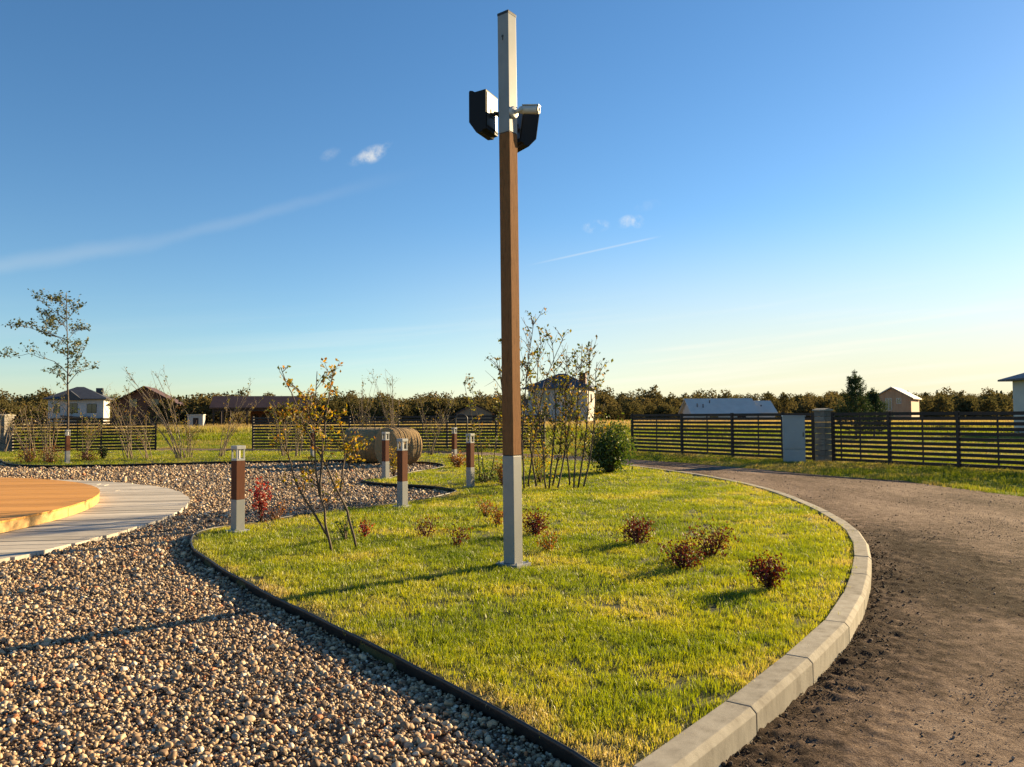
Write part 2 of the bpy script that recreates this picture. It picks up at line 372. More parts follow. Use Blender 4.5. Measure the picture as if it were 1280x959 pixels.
def catmull(pts, step=.15, closed=False):
    pts = [Vector(p) for p in pts]; out = []
    k = len(pts); rngk = range(k if closed else k-1)
    for i in rngk:
        p0, p1, p2, p3 = (pts[(i-1) % k] if closed or i else pts[0]), pts[i], pts[(i+1) % k], (pts[(i+2) % k] if closed or i+2 < k else pts[-1])
        n = max(2, int((p2-p1).length/step))
        for j in range(n):
            t = j/n; out.append(.5*((2*p1)+(p2-p0)*t+(2*p0-5*p1+4*p2-p3)*t*t+(3*p1-p0-3*p2+p3)*t**3))
    if not closed: out.append(pts[-1])
    return out
def resample(pts, step, start=0.0):
    out = []; need = start; acc = 0
    for a, b in zip(pts, pts[1:]):
        l = (b-a).length
        while acc+l >= need:
            out.append(a.lerp(b, (need-acc)/l if l else 0)); need += step
        acc += l
    return out
def inpoly(x, y, poly):
    x, y = np.asarray(x), np.asarray(y); r = np.zeros(x.shape, bool); px = np.array([p[0] for p in poly]); py = np.array([p[1] for p in poly])
    j = len(poly)-1
    for i in range(len(poly)):
        c = (py[i] > y) != (py[j] > y)
        with np.errstate(divide='ignore', invalid='ignore'):
            r ^= c & (x < (px[j]-px[i])*(y-py[i])/(py[j]-py[i])+px[i])
        j = i
    return r
def polydist(x, y, line):
    best = np.full(np.shape(x), 1e9)
    for a, b in zip(line, line[1:]):
        dx, dy = b[0]-a[0], b[1]-a[1]; l = dx*dx+dy*dy+1e-12
        t = np.clip(((x-a[0])*dx+(y-a[1])*dy)/l, 0, 1)
        best = np.minimum(best, np.hypot(x-a[0]-t*dx, y-a[1]-t*dy))
    return best
def vnoise(x, y, s, seed=0):               # smooth value noise on arrays
    x = np.asarray(x)*s; y = np.asarray(y)*s; xi = np.floor(x).astype(np.int64); yi = np.floor(y).astype(np.int64); fx = x-xi; fy = y-yi
    def h(a, b):
        n = (a*374761393+b*668265263+seed*974711) & 0x7fffffff; n = ((n ^ (n >> 13))*1274126177) & 0x7fffffff
        return ((n ^ (n >> 16)) & 0xffff)/65535.
    ux = fx*fx*(3-2*fx); uy = fy*fy*(3-2*fy)
    return (h(xi, yi)*(1-ux)+h(xi+1, yi)*ux)*(1-uy)+(h(xi, yi+1)*(1-ux)+h(xi+1, yi+1)*ux)*uy
def fbm(x, y, s, o=4, seed=0):
    r = 0; a = .5
    for k in range(o): r = r+a*vnoise(x, y, s, seed+k); a *= .5; s *= 2.03
    return r
def flat(name, outline, z, zbot, mat):
    """level sheet with a skirt down to zbot, from a concave outline."""
    bm = bmesh.new(); vs = [bm.verts.new((p[0], p[1], z)) for p in outline]; k = len(vs)
    es = [bm.edges.new((vs[i], vs[(i+1) % k])) for i in range(k)]
    bmesh.ops.triangle_fill(bm, edges=es, use_beauty=True, use_dissolve=False, normal=(0, 0, 1))
    lo = [bm.verts.new((p[0], p[1], zbot)) for p in outline]
    for i in range(k): bm.faces.new((vs[i], vs[(i+1) % k], lo[(i+1) % k], lo[i]))
    for f in bm.faces:
        f.normal_update()
        if abs(f.normal.z) > .5 and f.normal.z < 0: f.normal_flip()
    me = bpy.data.meshes.new(name); bm.to_mesh(me); bm.free(); me.materials.append(MATS[mat])
    return link(bpy.data.objects.new(name, me))
def scatter(name, pts, scl, rot, variants, attrs=None, parent=None):
    """one object whose points carry instances of the variant meshes (uncountable ground cover)."""
    me = bpy.data.meshes.new(name); pts = np.asarray(pts, np.float32); n = len(pts)
    me.vertices.add(n); me.vertices.foreach_set('co', pts.ravel())
    def at(nm, ty, arr, fld='value'):
        a = me.attributes.new(nm, ty, 'POINT'); a.data.foreach_set(fld, np.asarray(arr).ravel())
    at('scl', 'FLOAT_VECTOR', np.asarray(scl, np.float32), 'vector'); at('rot', 'FLOAT_VECTOR', np.asarray(rot, np.float32), 'vector')
    at('pick', 'INT', rng.integers(0, len(variants), n).astype(np.int32))
    for k, v in (attrs or {}).items(): at(k, 'FLOAT', np.asarray(v, np.float32))
    o = link(bpy.data.objects.new(name, me), parent)
    ng = bpy.data.node_groups.new(name, 'GeometryNodeTree')
    ng.interface.new_socket('Geometry', in_out='INPUT', socket_type='NodeSocketGeometry'); ng.interface.new_socket('Geometry', in_out='OUTPUT', socket_type='NodeSocketGeometry')
    N, L = ng.nodes, ng.links; gi = N.new('NodeGroupInput'); go = N.new('NodeGroupOutput')
    ip = N.new('GeometryNodeInstanceOnPoints'); jn = N.new('GeometryNodeJoinGeometry')
    for v in variants:
        ob = bpy.data.objects.new(v.name, v)
        oi = N.new('GeometryNodeObjectInfo'); oi.inputs['Object'].default_value = ob; oi.inputs['As Instance'].default_value = True
        L.new(oi.outputs['Geometry'], jn.inputs[0])
    def na(nm, ty):
        a = N.new('GeometryNodeInputNamedAttribute'); a.data_type = ty; a.inputs['Name'].default_value = nm; return a.outputs['Attribute']
    L.new(gi.outputs[0], ip.inputs['Points']); L.new(jn.outputs[0], ip.inputs['Instance'])
    ip.inputs['Pick Instance'].default_value = True; L.new(na('pick', 'INT'), ip.inputs['Instance Index'])
    L.new(na('rot', 'FLOAT_VECTOR'), ip.inputs['Rotation']); L.new(na('scl', 'FLOAT_VECTOR'), ip.inputs['Scale'])
    L.new(ip.outputs[0], go.inputs[0])
    md = o.modifiers.new('scatter', 'NODES'); md.node_group = ng
    return o

# ------------------------------------------------------------------ plan of the place
ZL, ZG, ZK = .14, .075, .165               # lawn, gravel, kerb top above the road
E_px = [(775, 990), (744, 958), (681, 922), (619, 887), (556, 852), (478, 815), (400, 774), (359, 755), (312, 731), (262, 702), (247, 690), (239, 680), (241, 671), (255, 663),
        (280, 658), (312, 654), (351, 648), (388, 642), (438, 636.5), (469, 633), (509, 627.5), (545, 621), (566, 616), (570, 613.5), (562, 611), (545, 609), (522, 607), (485, 605),
        (462, 603), (451, 601), (455, 599.5), (477, 598.5), (489, 597), (511, 591), (541, 586), (553, 583.5), (556, 582), (550, 580), (541, 578.7), (524, 577.5), (480, 576), (427, 575.5), (306, 577),
        (260, 578), (188, 580), (83, 582), (30, 581.5), (12, 580), (3, 577), (-8, 573.5), (-60, 572), (-160, 573)]
edge = catmull([G(x, y, ZL) for x, y in E_px], .2)
K_px = [(771, 979), (788, 960), (844, 914), (924.5, 864), (1014, 791), (1041, 763), (1061, 725), (1068, 690), (1061, 666), (1038, 647), (999, 627), (952, 610), (909, 600), (850, 590), (790, 582), (729, 575.5), (654, 571), (600, 568.5), (530, 566.5)]
kerb = catmull([G(x, y, ZK) for x, y in K_px], .1)
FS_px = [(400, 564.5), (200, 563.5), (0, 565), (-160, 566)]
far_side = [G(x, y, ZL) for x, y in FS_px]
lawn_outline = [(p.x, p.y) for p in resample(edge, .25)]+[(p.x, p.y) for p in reversed(far_side)]+[(p.x, p.y) for p in reversed(resample(kerb, .25))]
gravel_outline = [(p.x, p.y) for p in resample(edge, .25)]+[(-34, edge[-1].y), (-34, .6), (edge[0].x+.1, .6)]
VE_px = [(1500, 660), (1280, 621), (1190, 610), (1128, 601), (1069, 597.5), (1000, 591.5), (940, 586), (860, 579), (790, 574.5), (730, 571), (690, 568.5), (600, 565.5), (530, 563.5), (400, 561.5), (200, 560.5), (0, 561.5), (-160, 562.5)]
verge = [G(x, y, 0) for x, y in VE_px]
road_outline = [(p.x, p.y) for p in verge]+[(far_side[-1].x, far_side[-1].y+.3)]+[(p.x, p.y+.3) for p in reversed(far_side)]+[(p.x-.03, p.y-.1) for p in reversed(resample(kerb, .5))]+[(kerb[0].x, .5), (26, .5), (26, verge[0].y)]
DC, DR, PR = (-15.2, 11.35), 8.05, 9.65    # round deck: centre, radius, radius of the paving round it

# ground
def ground():
    rs = np.concatenate([np.linspace(0, 60, 61), np.geomspace(62, 3000, 60)]); th = np.linspace(-math.pi, math.pi, 145)[:-1]
    Rr, T = np.meshgrid(rs, th, indexing='ij'); x = Rr*np.sin(T); y = Rr*np.cos(T)
    z = -.03+np.clip((Rr-60)/200, 0, 1)*.5*(fbm(x, y, .02)-.4)+np.clip((Rr-260)/500, 0, 1)**1.3*9*(.6+.8*fbm(x, y, .004, 3, 5))
    V = np.stack([x, y, z], -1).reshape(-1, 3); nr, nt = len(rs), len(th); i, j = np.meshgrid(np.arange(nr-1), np.arange(nt), indexing='ij')
    Fq = np.stack([i*nt+j, (i+1)*nt+j, (i+1)*nt+(j+1) % nt, i*nt+(j+1) % nt], -1).reshape(-1, 4)
    me = npmesh('ground', V, Fq[:, ::-1], 'field', smooth=True)
    d = np.clip((V[:, 1]-82)/25, 0, 1)*.42-.05; a = me.attributes.new('dry', 'FLOAT', 'POINT'); a.data.foreach_set('value', d.astype(np.float32))
    o = link(bpy.data.objects.new('ground', me)); tag(o, 'wide green meadow turning to dry grass towards the woods', 'meadow', kind='structure')
ground()
o = flat('gravel_bed', gravel_outline, ZG-.02, -.03, 'gravel_base'); tag(o, 'brown pebble gravel bed round the deck and lawn', 'gravel bed', kind='structure')
o = flat('lawn', lawn_outline, ZL-.012, -.03, 'lawn_soil'); tag(o, 'mown lawn island inside the concrete kerb', 'lawn', kind='structure')

def road():
    def axis(lo, hi, c, h0, g):
        out = [c]; s = h0
        while out[-1] < hi: out.append(out[-1]+s); s *= g
        lft = [c]; s = h0
        while lft[-1] > lo: lft.append(lft[-1]-s); s *= g
        return np.array(lft[:0:-1]+out)
    xs = axis(-20, 26, 2.0, .024, 1.006); ys = axis(.5, 48, 3.6, .022, 1.0062)
    xs = xs[xs > -24]; X, Y = np.meshgrid(xs, ys, indexing='ij')
    cx = (X[:-1, :-1]+X[1:, 1:])/2; cy = (Y[:-1, :-1]+Y[1:, 1:])/2; ok = inpoly(cx, cy, road_outline)
    kl = [(p.x, p.y) for p in resample(kerb, .4)]
    dk = polydist(X, Y, kl)
    near = np.clip(1-(dk-.2)/.75, 0, 1)*np.clip((11-Y)/5, 0, 1)
    n1 = fbm(X, Y, 1.1, 3, 3); n2 = fbm(X, Y, 7, 4, 11); n3 = fbm(X, Y, 17, 3, 21)
    fade = np.clip((24-Y)/12, .15, 1)
    bp_ = [G(x, y, 0) for x, y in ((1062, 648), (1110, 660), (1200, 684), (1290, 708), (1330, 780), (1230, 775), (1150, 742), (1100, 740), (1086, 700))]
    bl = [(p.x, p.y) for p in bp_]; db = polydist(X, Y, bl+bl[:1])*np.where(inpoly(X, Y, bl), -1, 1)
    band = np.clip(.5-(db+(n2-.47)*1.6)/.9, 0, 1)
    band0 = band
    Z = .002+(n1-.45)*.018*fade+(n2-.47)*.012*fade+(n3-.38)*.010*fade+band0*(np.clip(n3-.40, 0, 1)*.05+(n2-.47)*.02)*fade+near*(.004+np.abs(n2-.47)*.05+np.clip(n3-.36, 0, 1)*.06)
    ang = math.atan2(.5, 1); u = X*math.cos(-.35)-Y*math.sin(-.35)
    tr = np.exp(-((dk-1.25-.35*(n1-.5))/.16)**2)*np.clip((9-Y)/4, 0, 1); Z -= tr*.008*(.5+n2)
    damp = np.clip(near*.8+band*(.6+.7*n2), 0, 1)
    idx = -np.ones(X.shape, np.int64); use = np.zeros(X.shape, bool)
    for a in (0, 1):
        for b in (0, 1): use[a:X.shape[0]-1+a, b:X.shape[1]-1+b] |= ok
    idx[use] = np.arange(use.sum())
    V = np.stack([X[use], Y[use], Z[use]], 1)
    Fq = np.stack([idx[:-1, :-1][ok], idx[1:, :-1][ok], idx[1:, 1:][ok], idx[:-1, 1:][ok]], 1)
    me = npmesh('road', V, Fq, 'road', smooth=True); a = me.attributes.new('damp', 'FLOAT', 'POINT'); a.data.foreach_set('value', damp[use].astype(np.float32))
    o = link(bpy.data.objects.new('road', me)); tag(o, 'curving brown-grey dirt road with worn loose soil', 'road', kind='structure')
road()

# kerb stones
def kerb_line():
    kr = empty('kerb', (kerb[0].x, kerb[0].y, 0)); tag(kr, 'pale concrete kerb curving round the lawn island', 'kerb', kind='structure')
    # slide the first joint so that stones break where they do on site
    pts = resample(kerb, 1.0, .18)
    pts = [kerb[0]]+pts
    base = kr.location.copy()
    dirs = [(q-p).normalized() for p, q in zip(pts, pts[1:])]
    for i, (a, b) in enumerate(zip(pts, pts[1:])):
        d = dirs[i]; L = (b-a).length
        if L < .1: continue
        turn = lambda u, v: math.atan2(u.x*v.y-u.y*v.x, u.x*v.x+u.y*v.y)
        t0 = math.tan(turn(dirs[i-1], d)/2) if i else 0; t1 = math.tan(turn(d, dirs[i+1])/2) if i+1 < len(dirs) else 0
        g = random.uniform(.005, .009); w = .17; c = .03
        prof = [(0, -.08), (w, -.08), (w, ZK-c), (w-c, ZK), (0, ZK)]; k = len(prof); vs = []
        for t, sg, tn in ((g, -1, t0), (L-g, 1, t1)):
            for (o_, z) in prof: vs.append((t+sg*o_*tn, -o_, z))
        m = MB().add(vs, [tuple(range(k)), tuple(range(2*k-1, k-1, -1))]+[(j, (j+1) % k, (j+1) % k+k, j+k) for j in range(k)])
        ob = m.build('kerb_stone', 'concrete', kr, bevel=.005)
        ob.location = Vector((a.x, a.y, random.uniform(-.006, .004)))-base
        ob.rotation_euler = (random.uniform(-.012, .012), random.uniform(-.003, .003), math.atan2(d.y, d.x))
kerb_line()

# black plastic lawn edging
def edging():
    pts = resample(edge, .2); m = MB()
    prof = [(-.005, -.06), (.005, -.06), (.006, .0), (.011, .008), (.010, .020), (0, .026), (-.010, .020), (-.011, .008), (-.006, .0)]
    vs = []; k = len(prof)
    for i, p in enumerate(pts):
        t = (pts[min(i+1, len(pts)-1)]-pts[max(i-1, 0)]); t.z = 0; t.normalize(); n = Vector((-t.y, t.x, 0))
        w = .006*math.sin(i*.9)+.004*math.sin(i*.37)
        for a, z in prof: vs.append((p.x+n.x*(a+w), p.y+n.y*(a+w), ZL-.008+z+.004*math.sin(i*.61)))
    fs = [(i*k+j, i*k+(j+1) % k, (i+1)*k+(j+1) % k, (i+1)*k+j) for i in range(len(pts)-1) for j in range(k)]+[tuple(range(k)), tuple(range(len(vs)-k, len(vs)))]
    m.add(vs, fs); o = m.build('lawn_edging', 'black_rubber', smooth=True); tag(o, 'black plastic border strip between the gravel and the lawn', 'edging')
edging()

# round deck and the paving round it
def strip_outline(y0, y1, rin, rout, side):
    """outline of the strip y0..y1 of a disc (or the right half of a ring)."""
    ys = np.linspace(y0, y1, 4)
    out = [(math.sqrt(max(rout*rout-y*y, 0)), y) for y in ys]
    if rin is None: back = [(-math.sqrt(max(rout*rout-y*y, 0)), y) for y in ys]
    else: back = [(math.sqrt(max(rin*rin-y*y, 0)) if abs(y) < rin else 0.0, y) for y in ys]
    return out+back[::-1]
def deck():
    zp, zd = ZG+.045, .30
    d = empty('round_deck', (DC[0], DC[1], ZG), R(6)); tag(d, 'round raised orange wooden deck ringed by pale paving', 'deck')
    w = .15; n = int(2*(DR-.03)/w)
    y = -n*w/2
    for i in range(n):
        o = strip_outline(y+.003, y+w-.003, None, DR, 1); m = MB(); dz = random.uniform(-.0015, .0015)
        m.prism(o, 'z', zd-ZG-.028+dz, zd-ZG+dz); m.build('deck_board', 'deck_wood', d); y += w
    a0 = -130; a = a0
    while a < 130:
        st = 19; m = MB(); vs = []; k = 9
        for q in range(k+1):
            t = R(a+.06+(st-.12)*q/k)
            for rr, z in ((DR-.045, 0.055), (DR-.008, .055), (DR-.008, zd-ZG-.03), (DR-.045, zd-ZG-.03)): vs.append((rr*math.cos(t), rr*math.sin(t), z))
        fs = [(q*4+j, q*4+(j+1) % 4, q*4+4+(j+1) % 4, q*4+4+j) for q in range(k) for j in range(4)]+[(0, 1, 2, 3), (k*4+3, k*4+2, k*4+1, k*4)]
        m.add(vs, fs).build('fascia_board', 'fascia_wood', d); a += st
    r = empty('deck_paving', (DC[0], DC[1], ZG), R(8)); tag(r, 'ring of pale grey paving slabs round the wooden deck', 'paving', kind='structure')
    w = .30; n = int(2*PR/w); y = -n*w/2
    for i in range(n):
        ya, yb = y+.013, y+w-.013; y += w
        if max(abs(ya), abs(yb)) >= PR: continue
        # cut each course into slabs about 1.2 m long
        o = strip_outline(ya, yb, DR-.2, PR+random.uniform(-.03, .025), 1)
        x1 = max(p[0] for p in o); x0 = min(p[0] for p in o[4:])
        if x1-x0 < 2.2: pieces = [o]
        else:
            cut = x1-random.uniform(.8, 1.6)
            if cut > min(p[0] for p in o[:4])-.05: cut = min(p[0] for p in o[:4])-.3
            cut = max(cut, max(p[0] for p in o[4:])+.05)
            if cut < min(p[0] for p in o[:4]): pieces = [[*o[:4], (cut+.004, yb), (cut+.004, ya)], [(cut-.004, ya), (cut-.004, yb), *o[4:]]]
            else: pieces = [o]
        for pc in pieces:
            m = MB(); dz = random.uniform(-.005, .005); m.prism(pc, 'z', -.03, zp-ZG+dz); ob = m.build('paving_slab', 'paving', r)
deck()

# ------------------------------------------------------------------ street furniture
POST_RZ = R(-37)                           # faces of every square post share this turn
def square(s): return MB().box(-s/2, s/2, -s/2, s/2, 0, 0)
def light_pole():
    b = G(641.5, 706, ZL); Y = b.y
    hz = lambda py: P(640, py, Y).z-ZL
    h1, h2, h3 = hz(569), hz(167), hz(20)
    p = empty('light_pole', b, POST_RZ); tag(p, 'tall square pole with brown timber middle and grey steel ends on the lawn', 'pole')
    p.rotation_euler = (R(.0), R(-.35), POST_RZ)
    s = .145
    MB().box(-.145, .145, -.125, .125, -.02, .022).build('base_plate', 'steel_grey', p, bevel=.003)
    for sx in (-1, 1):
        for sy in (-1, 1):
            m = MB().lathe([(.011, .022), (.011, .034), (.006, .036), (.006, .045)], 6); o = m.build('anchor_bolt', 'steel_zinc', p); o.location = (sx*.115, sy*.098, 0)
    MB().box(-s/2, s/2, -s/2, s/2, .022, h1-.008).build('steel_sleeve', 'steel_grey', p, bevel=.005)
    MB().box(-s/2+.006, s/2-.006, -s/2+.006, s/2-.006, h1-.008, h1+.004).build('joint_band', 'black_rubber', p)
    MB().box(-s/2+.001, s/2-.001, -s/2+.001, s/2-.001, h1+.004, h2-.006).build('timber_shaft', 'post_wood', p, bevel=.004)
    MB().box(-s/2+.006, s/2-.006, -s/2+.006, s/2-.006, h2-.006, h2+.003).build('joint_band', 'black_rubber', p)
    up = MB().box(-s/2, s/2, -s/2, s/2, h2+.003, h3).build('steel_sleeve', 'steel_grey', p, bevel=.005)
    MB().box(-s/2-.003, s/2+.003, -s/2-.003, s/2+.003, h3, h3+.03).build('top_cap', 'black_rubber', p, bevel=.006)
    m = MB().lathe([(.0, 0), (.014, 0), (.014, .003), (0, .004)], 12, 'y'); o = m.build('cable_hole', 'black_rubber', up); o.location = (-.005, -s/2-.004, hz(47))
    m = MB().box(-.004, .004, -.004, .0, -.045, .0); o = m.build('cable_hole', 'black_rubber', up); o.location = (-.003, -s/2-.0005, hz(47))
    return p, b
pole, PB = light_pole()
PY = PB.y
# directions of the post faces
def face(v): return Matrix.Rotation(POST_RZ, 3, 'Z') @ Vector(v)
FL, FR, BL, BR = face((0, -1, 0)), face((1, 0, 0)), face((-1, 0, 0)), face((0, 1, 0))
def speaker(center, out, label, tilt=0):
    """horn-fronted box: local -Y is its back panel (towards the pole), +Y its front."""
    r = empty('loudspeaker', center, math.atan2(-out.x, out.y), label, 'loudspeaker', 'loudspeakers on the pole')
    prof = [(-.105, .235), (.045, .225), (.075, .245), (.115, .255), (.125, .235), (.125, -.13), (.03, -.265), (-.045, -.27), (-.06, -.245), (-.105, -.24)]
    m = MB().prism(prof, 'x', -.155, .155); m.build('cabinet', 'black_plastic', r, bevel=.006)
    MB().box(-.13, .13, -.112, -.1055, -.19, .21).build('back_panel', 'black_gloss', r, bevel=.002)
    MB().prism([(.1265, .22), (.133, .2), (.133, -.1), (.1265, -.12)], 'x', -.135, .135).build('grille', 'black_rubber', r)
    b = MB().box(-.03, .03, -.24, -.232, -.10, .06); b.box(-.02, .02, -.233, -.113, -.04, -.01); b.box(-.045, .045, -.122, -.113, -.07, .03)
    br = b.build('bracket', 'black_rubber', r)
    m = MB().lathe([(.018, -.05), (.022, -.03), (.022, .05), (.018, .06)], 10, 'x'); k = m.build('swivel_knob', 'black_rubber', br); k.location = (0, -.17, -.025)
    MB().tube([(.03, -.11, -.2), (.03, -.16, -.26), (.0, -.2, -.27), (.0, -.225, -.2)], .006, 6).build('cable', 'black_rubber', r, smooth=True)
    return r
h_ = lambda py: P(640, py, PY).z
c = PB.copy(); c.z = h_(136)
lean = Vector((-.0061*(c.z-ZL), 0, 0))
O1 = Vector((-.9, .436, 0)); s1 = speaker(c+lean+BL*.13+O1*.17, O1, 'black loudspeaker box on the bracket facing the deck side of the tall pole')
c2 = PB.copy(); c2.z = h_(153)
O2 = Vector((.85, .527, 0)); s2 = speaker(c2+lean+BR*.29+Vector((.0, 0, .0)), O2, 'black loudspeaker box behind the white camera, facing the road')
s1.scale = (.92, .92, .92); s2.scale = (.86, .86, .86); s2.rotation_euler.x = R(-9)
def cctv():
    c = PB.copy(); c.z = h_(143); c = c+lean+FR*.074
    r = empty('security_camera', c, math.atan2(FR.y, FR.x), 'white bullet security camera mounted on the grey top of the pole', 'camera')
    MB().lathe([(.062, 0), (.062, .022), (.055, .03), (.03, .034)], 24, 'x').build('mount_base', 'white_plastic', r, smooth=False)
    MB().tube([(.03, 0, 0), (.075, 0, .002), (.115, .01, .018)], [.022, .02, .018], 12).build('arm', 'white_plastic', r, smooth=True)
    body = MB().lathe([(.02, -.10), (.036, -.085), (.04, -.06), (.043, .09), (.043, .115)], 20, 'x').build('housing', 'white_plastic', r)
    body.location = (.15, .06, .012); body.rotation_euler = (0, R(8), R(16)); r.scale = (1.05, 1.05, 1.05)
    MB().box(-.06, .125, -.036, .036, .036, .047).build('sun_shield', 'white_plastic', body, bevel=.004)
    MB().lathe([(.044, .113), (.044, .122), (.036, .124)], 20, 'x').build('front_ring', 'black_rubber', body)
    MB().lathe([(.022, .122), (.02, .127), (0, .128)], 16, 'x').build('lens', 'lens_dark', body, smooth=True)
    MB().box(.1235, .1265, -.03, .03, -.033, -.022).build('led_strip', 'lens_dark', body)
    return r
cctv()

def bollard():
    r = empty('bollard_light', (0, 0, 0), POST_RZ)
    s = .135; h1, h2, h3 = .44, .98, 1.19
    MB().box(-.12, .12, -.12, .12, -.03, .018).build('base_plate', 'steel_zinc', r, bevel=.003)
    MB().box(-s/2, s/2, -s/2, s/2, .018, h1).build('steel_sleeve', 'steel_grey', r, bevel=.004)
    MB().box(-s/2+.0015, s/2-.0015, -s/2+.0015, s/2-.0015, h1+.002, h2).build('timber_shaft', 'bollard_wood', r, bevel=.003)
    MB().box(-s/2, s/2, -s/2, s/2, h2+.002, h2+.028).build('collar', 'steel_zinc', r, bevel=.003)
    for sx in (-1, 1):
        for sy in (-1, 1):
            x, y = sx*(s/2-.012), sy*(s/2-.012); MB().box(x-.009, x+.009, y-.009, y+.009, h2+.0285, h3-.05).build('lantern_post', 'steel_zinc', r)
    MB().lathe([(.028, h2+.029), (.028, h3-.06), (.02, h3-.0505)], 14).build('lamp_tube', 'white_plastic', r, smooth=False)
    MB().box(-s/2-.004, s/2+.004, -s/2-.004, s/2+.004, h3-.0495, h3).build('cap', 'steel_zinc', r, bevel=.006)
    return r
proto_b = bollard()
for i, (px, py, lb) in enumerate([
        (297, 664, 'timber and steel bollard light at the pointed lawn tip beside the deck paving'),
        (503, 633, 'timber and steel bollard light on the lawn edge before the hay bales'),
        (482, 598.5, 'timber and steel bollard light on the narrow lawn tongue touching the hay bale'),
        (588, 609, 'timber and steel bollard light on the lawn by the thin green-footed shrub'),
        (568, 577.5, 'small far bollard light beside the bent pipe hoop and rusty bush'),
        (84, 579, 'bollard light standing under the tall leafy alder sapling'),
        (391, 572, 'far bollard light half hidden by the yellow-leaved sapling')]):
    o = proto_b if i == 0 else copy_tree(proto_b)
    o.location = G(px, py, ZL); tag(o, lb, 'bollard light', 'bollard lights')

# ------------------------------------------------------------------ fences
def on_line(a, b, px):                     # where the sight line at column px crosses the plan line a-b
    d = ray(px, 520); u = Vector((d.x, d.y)); w = b-a
    M2 = Matrix(((u.x, -w.x), (u.y, -w.y))); s = M2.inverted() @ Vector(a); return s[1]
SLAT = {}
def fence(name_label, a, b, posts, mids, h=1.77, n=11, top=None):
    a, b = Vector(a), Vector(b); L = (b-a).length; ang = math.atan2(b.y-a.y, b.x-a.x)
    r = empty('slat_fence', (a.x, a.y, 0), ang, name_label, 'fence', 'slatted fences')
    for t in posts:
        o = MB().box(-.045, .045, -.05, .05, -.1, h+.01).build('post', 'fence_wood', r); o.location = (t, 0, 0)
    for t in mids:
        o = MB().box(-.022, .022, .016, .045, .05, h-.02).build('batten', 'fence_wood', r); o.location = (t, 0, 0)
    pitch = h/n
    for t0, t1 in zip(posts, posts[1:]):
        for k in range(n):
            z = .04+k*pitch
            m = MB().box(t0+.047, t1-.047, -.024, .0155, z, z+.106); o = m.build('slat', 'fence_wood', r); o.location.z = random.uniform(-.005, .005)
    return r
FA, FB = Vector((5.62, 36.2)), Vector((14.95, 22.3))
LA = (FB-FA).length
tt = [on_line(FA, FB, p)*LA for p in (790, 852, 915, 978, 1016)]
mm_ = [on_line(FA, FB, p)*LA for p in (820, 883, 947, 1003)]
fence('dark brown slatted fence ending at the gate gap, behind the grey cabinet', FA, FB, tt, mm_)
tt2 = [on_line(FA, FB, p)*LA for p in (1041, 1111, 1197, 1297, 1420)]; mm2 = [on_line(FA, FB, p)*LA for p in (1050, 1074, 1152, 1246, 1355)]
fb0 = FA+(FB-FA).normalized()*tt2[0]
fence('dark brown slatted fence running from the block pillar towards the white bungalow', fb0, FB, [t-tt2[0] for t in tt2], [t-tt2[0] for t in mm2])
MA, MBp = Vector((P(316, 540, 43).x, 43)), Vector((P(681, 540, 39.5).x, 39.5))
LM = (MBp-MA).length
ps = [on_line(MA, MBp, p)*LM for p in (316.5, 377, 437, 498, 559, 620, 680)]; ms = [on_line(MA, MBp, p)*LM for p in (346, 407, 468, 528, 590, 650)]
fence('dark brown slatted fence behind the hay bales, between the two gaps', MA, MBp, ps, ms)
LA_, LB_ = Vector((P(12, 540, 38.5).x, 38.5)), Vector((P(196, 540, 41.5).x, 41.5)); LL = (LB_-LA_).length
ps = [on_line(LA_, LB_, p)*LL for p in (12, 68, 127, 195)]; ms = [on_line(LA_, LB_, p)*LL for p in (40, 97, 160)]
fence('dark brown slatted fence behind the alder sapling, from stone pillar to gap', LA_, LB_, ps, ms)

def pillar(center, ang, label, w=.42, h=1.85, courses=9, cap=True):
    r = empty('block_pillar', (center.x, center.y, 0), ang, label, 'pillar')
    hc = h/courses
    for k in range(courses):
        m = MB().box(-w/2, w/2, -w/2, w/2, 0, hc-.012); o = m.build('block', 'block_stone', r, bevel=.008); o.location = (random.uniform(-.006, .006), random.uniform(-.006, .006), k*hc)
    if cap: MB().prism([(-w/2-.05, h-.005), (w/2+.05, h-.005), (w/2+.05, h+.04), (0, h+.09), (-w/2-.05, h+.04)], 'x', -w/2-.05, w/2+.05).build('coping', 'concrete', r)
tp = on_line(FA, FB, 1028.5); pc = FA.lerp(FB, tp)
pillar(pc, math.atan2(FB.y-FA.y, FB.x-FA.x), 'grey block pillar between two fence runs beside the white cabinet', .42, 1.83)
pillar(Vector((P(2, 540, 38.3).x, 38.3)), 0, 'pale stone block pillar at the end of the fence by the alder', .75, 1.9, 7)

def cabinet():
    Yc_ = 27.3; b = Vector((P(992.5, 560, Yc_).x, Yc_, -.03)); r = empty('utility_cabinet', b, R(-12), 'pale grey metal utility cabinet in front of the slatted fence', 'cabinet')
    Y = b.y; w = 25/F*Y; h = P(992, 518, Y).z
    MB().box(-w/2, w/2, -.16, .16, -.03, .5).build('plinth', 'cabinet_grey', r, bevel=.006)
    MB().box(-w/2-.004, w/2+.004, -.17, .16, .508, h-.05).build('housing', 'cabinet_grey', r, bevel=.008)
    d = MB().box(-w/2+.03, w/2-.03, -.182, -.1705, .55, h-.09).build('door', 'cabinet_grey', r, bevel=.003)
    MB().box(-.05, .05, -.19, -.1825, 1.12, 1.2).build('warning_plate', 'steel_zinc', d)
    MB().box(w/2-.08, w/2-.055, -.2, -.1825, .95, 1.1).build('handle', 'black_rubber', d)
    MB().prism([(-w/2-.03, h-.05), (w/2+.03, h-.05), (w/2+.02, h-.015), (-w/2-.02, h-.0)], 'y', -.2, .19).build('lid', 'cabinet_grey', r)
cabinet()

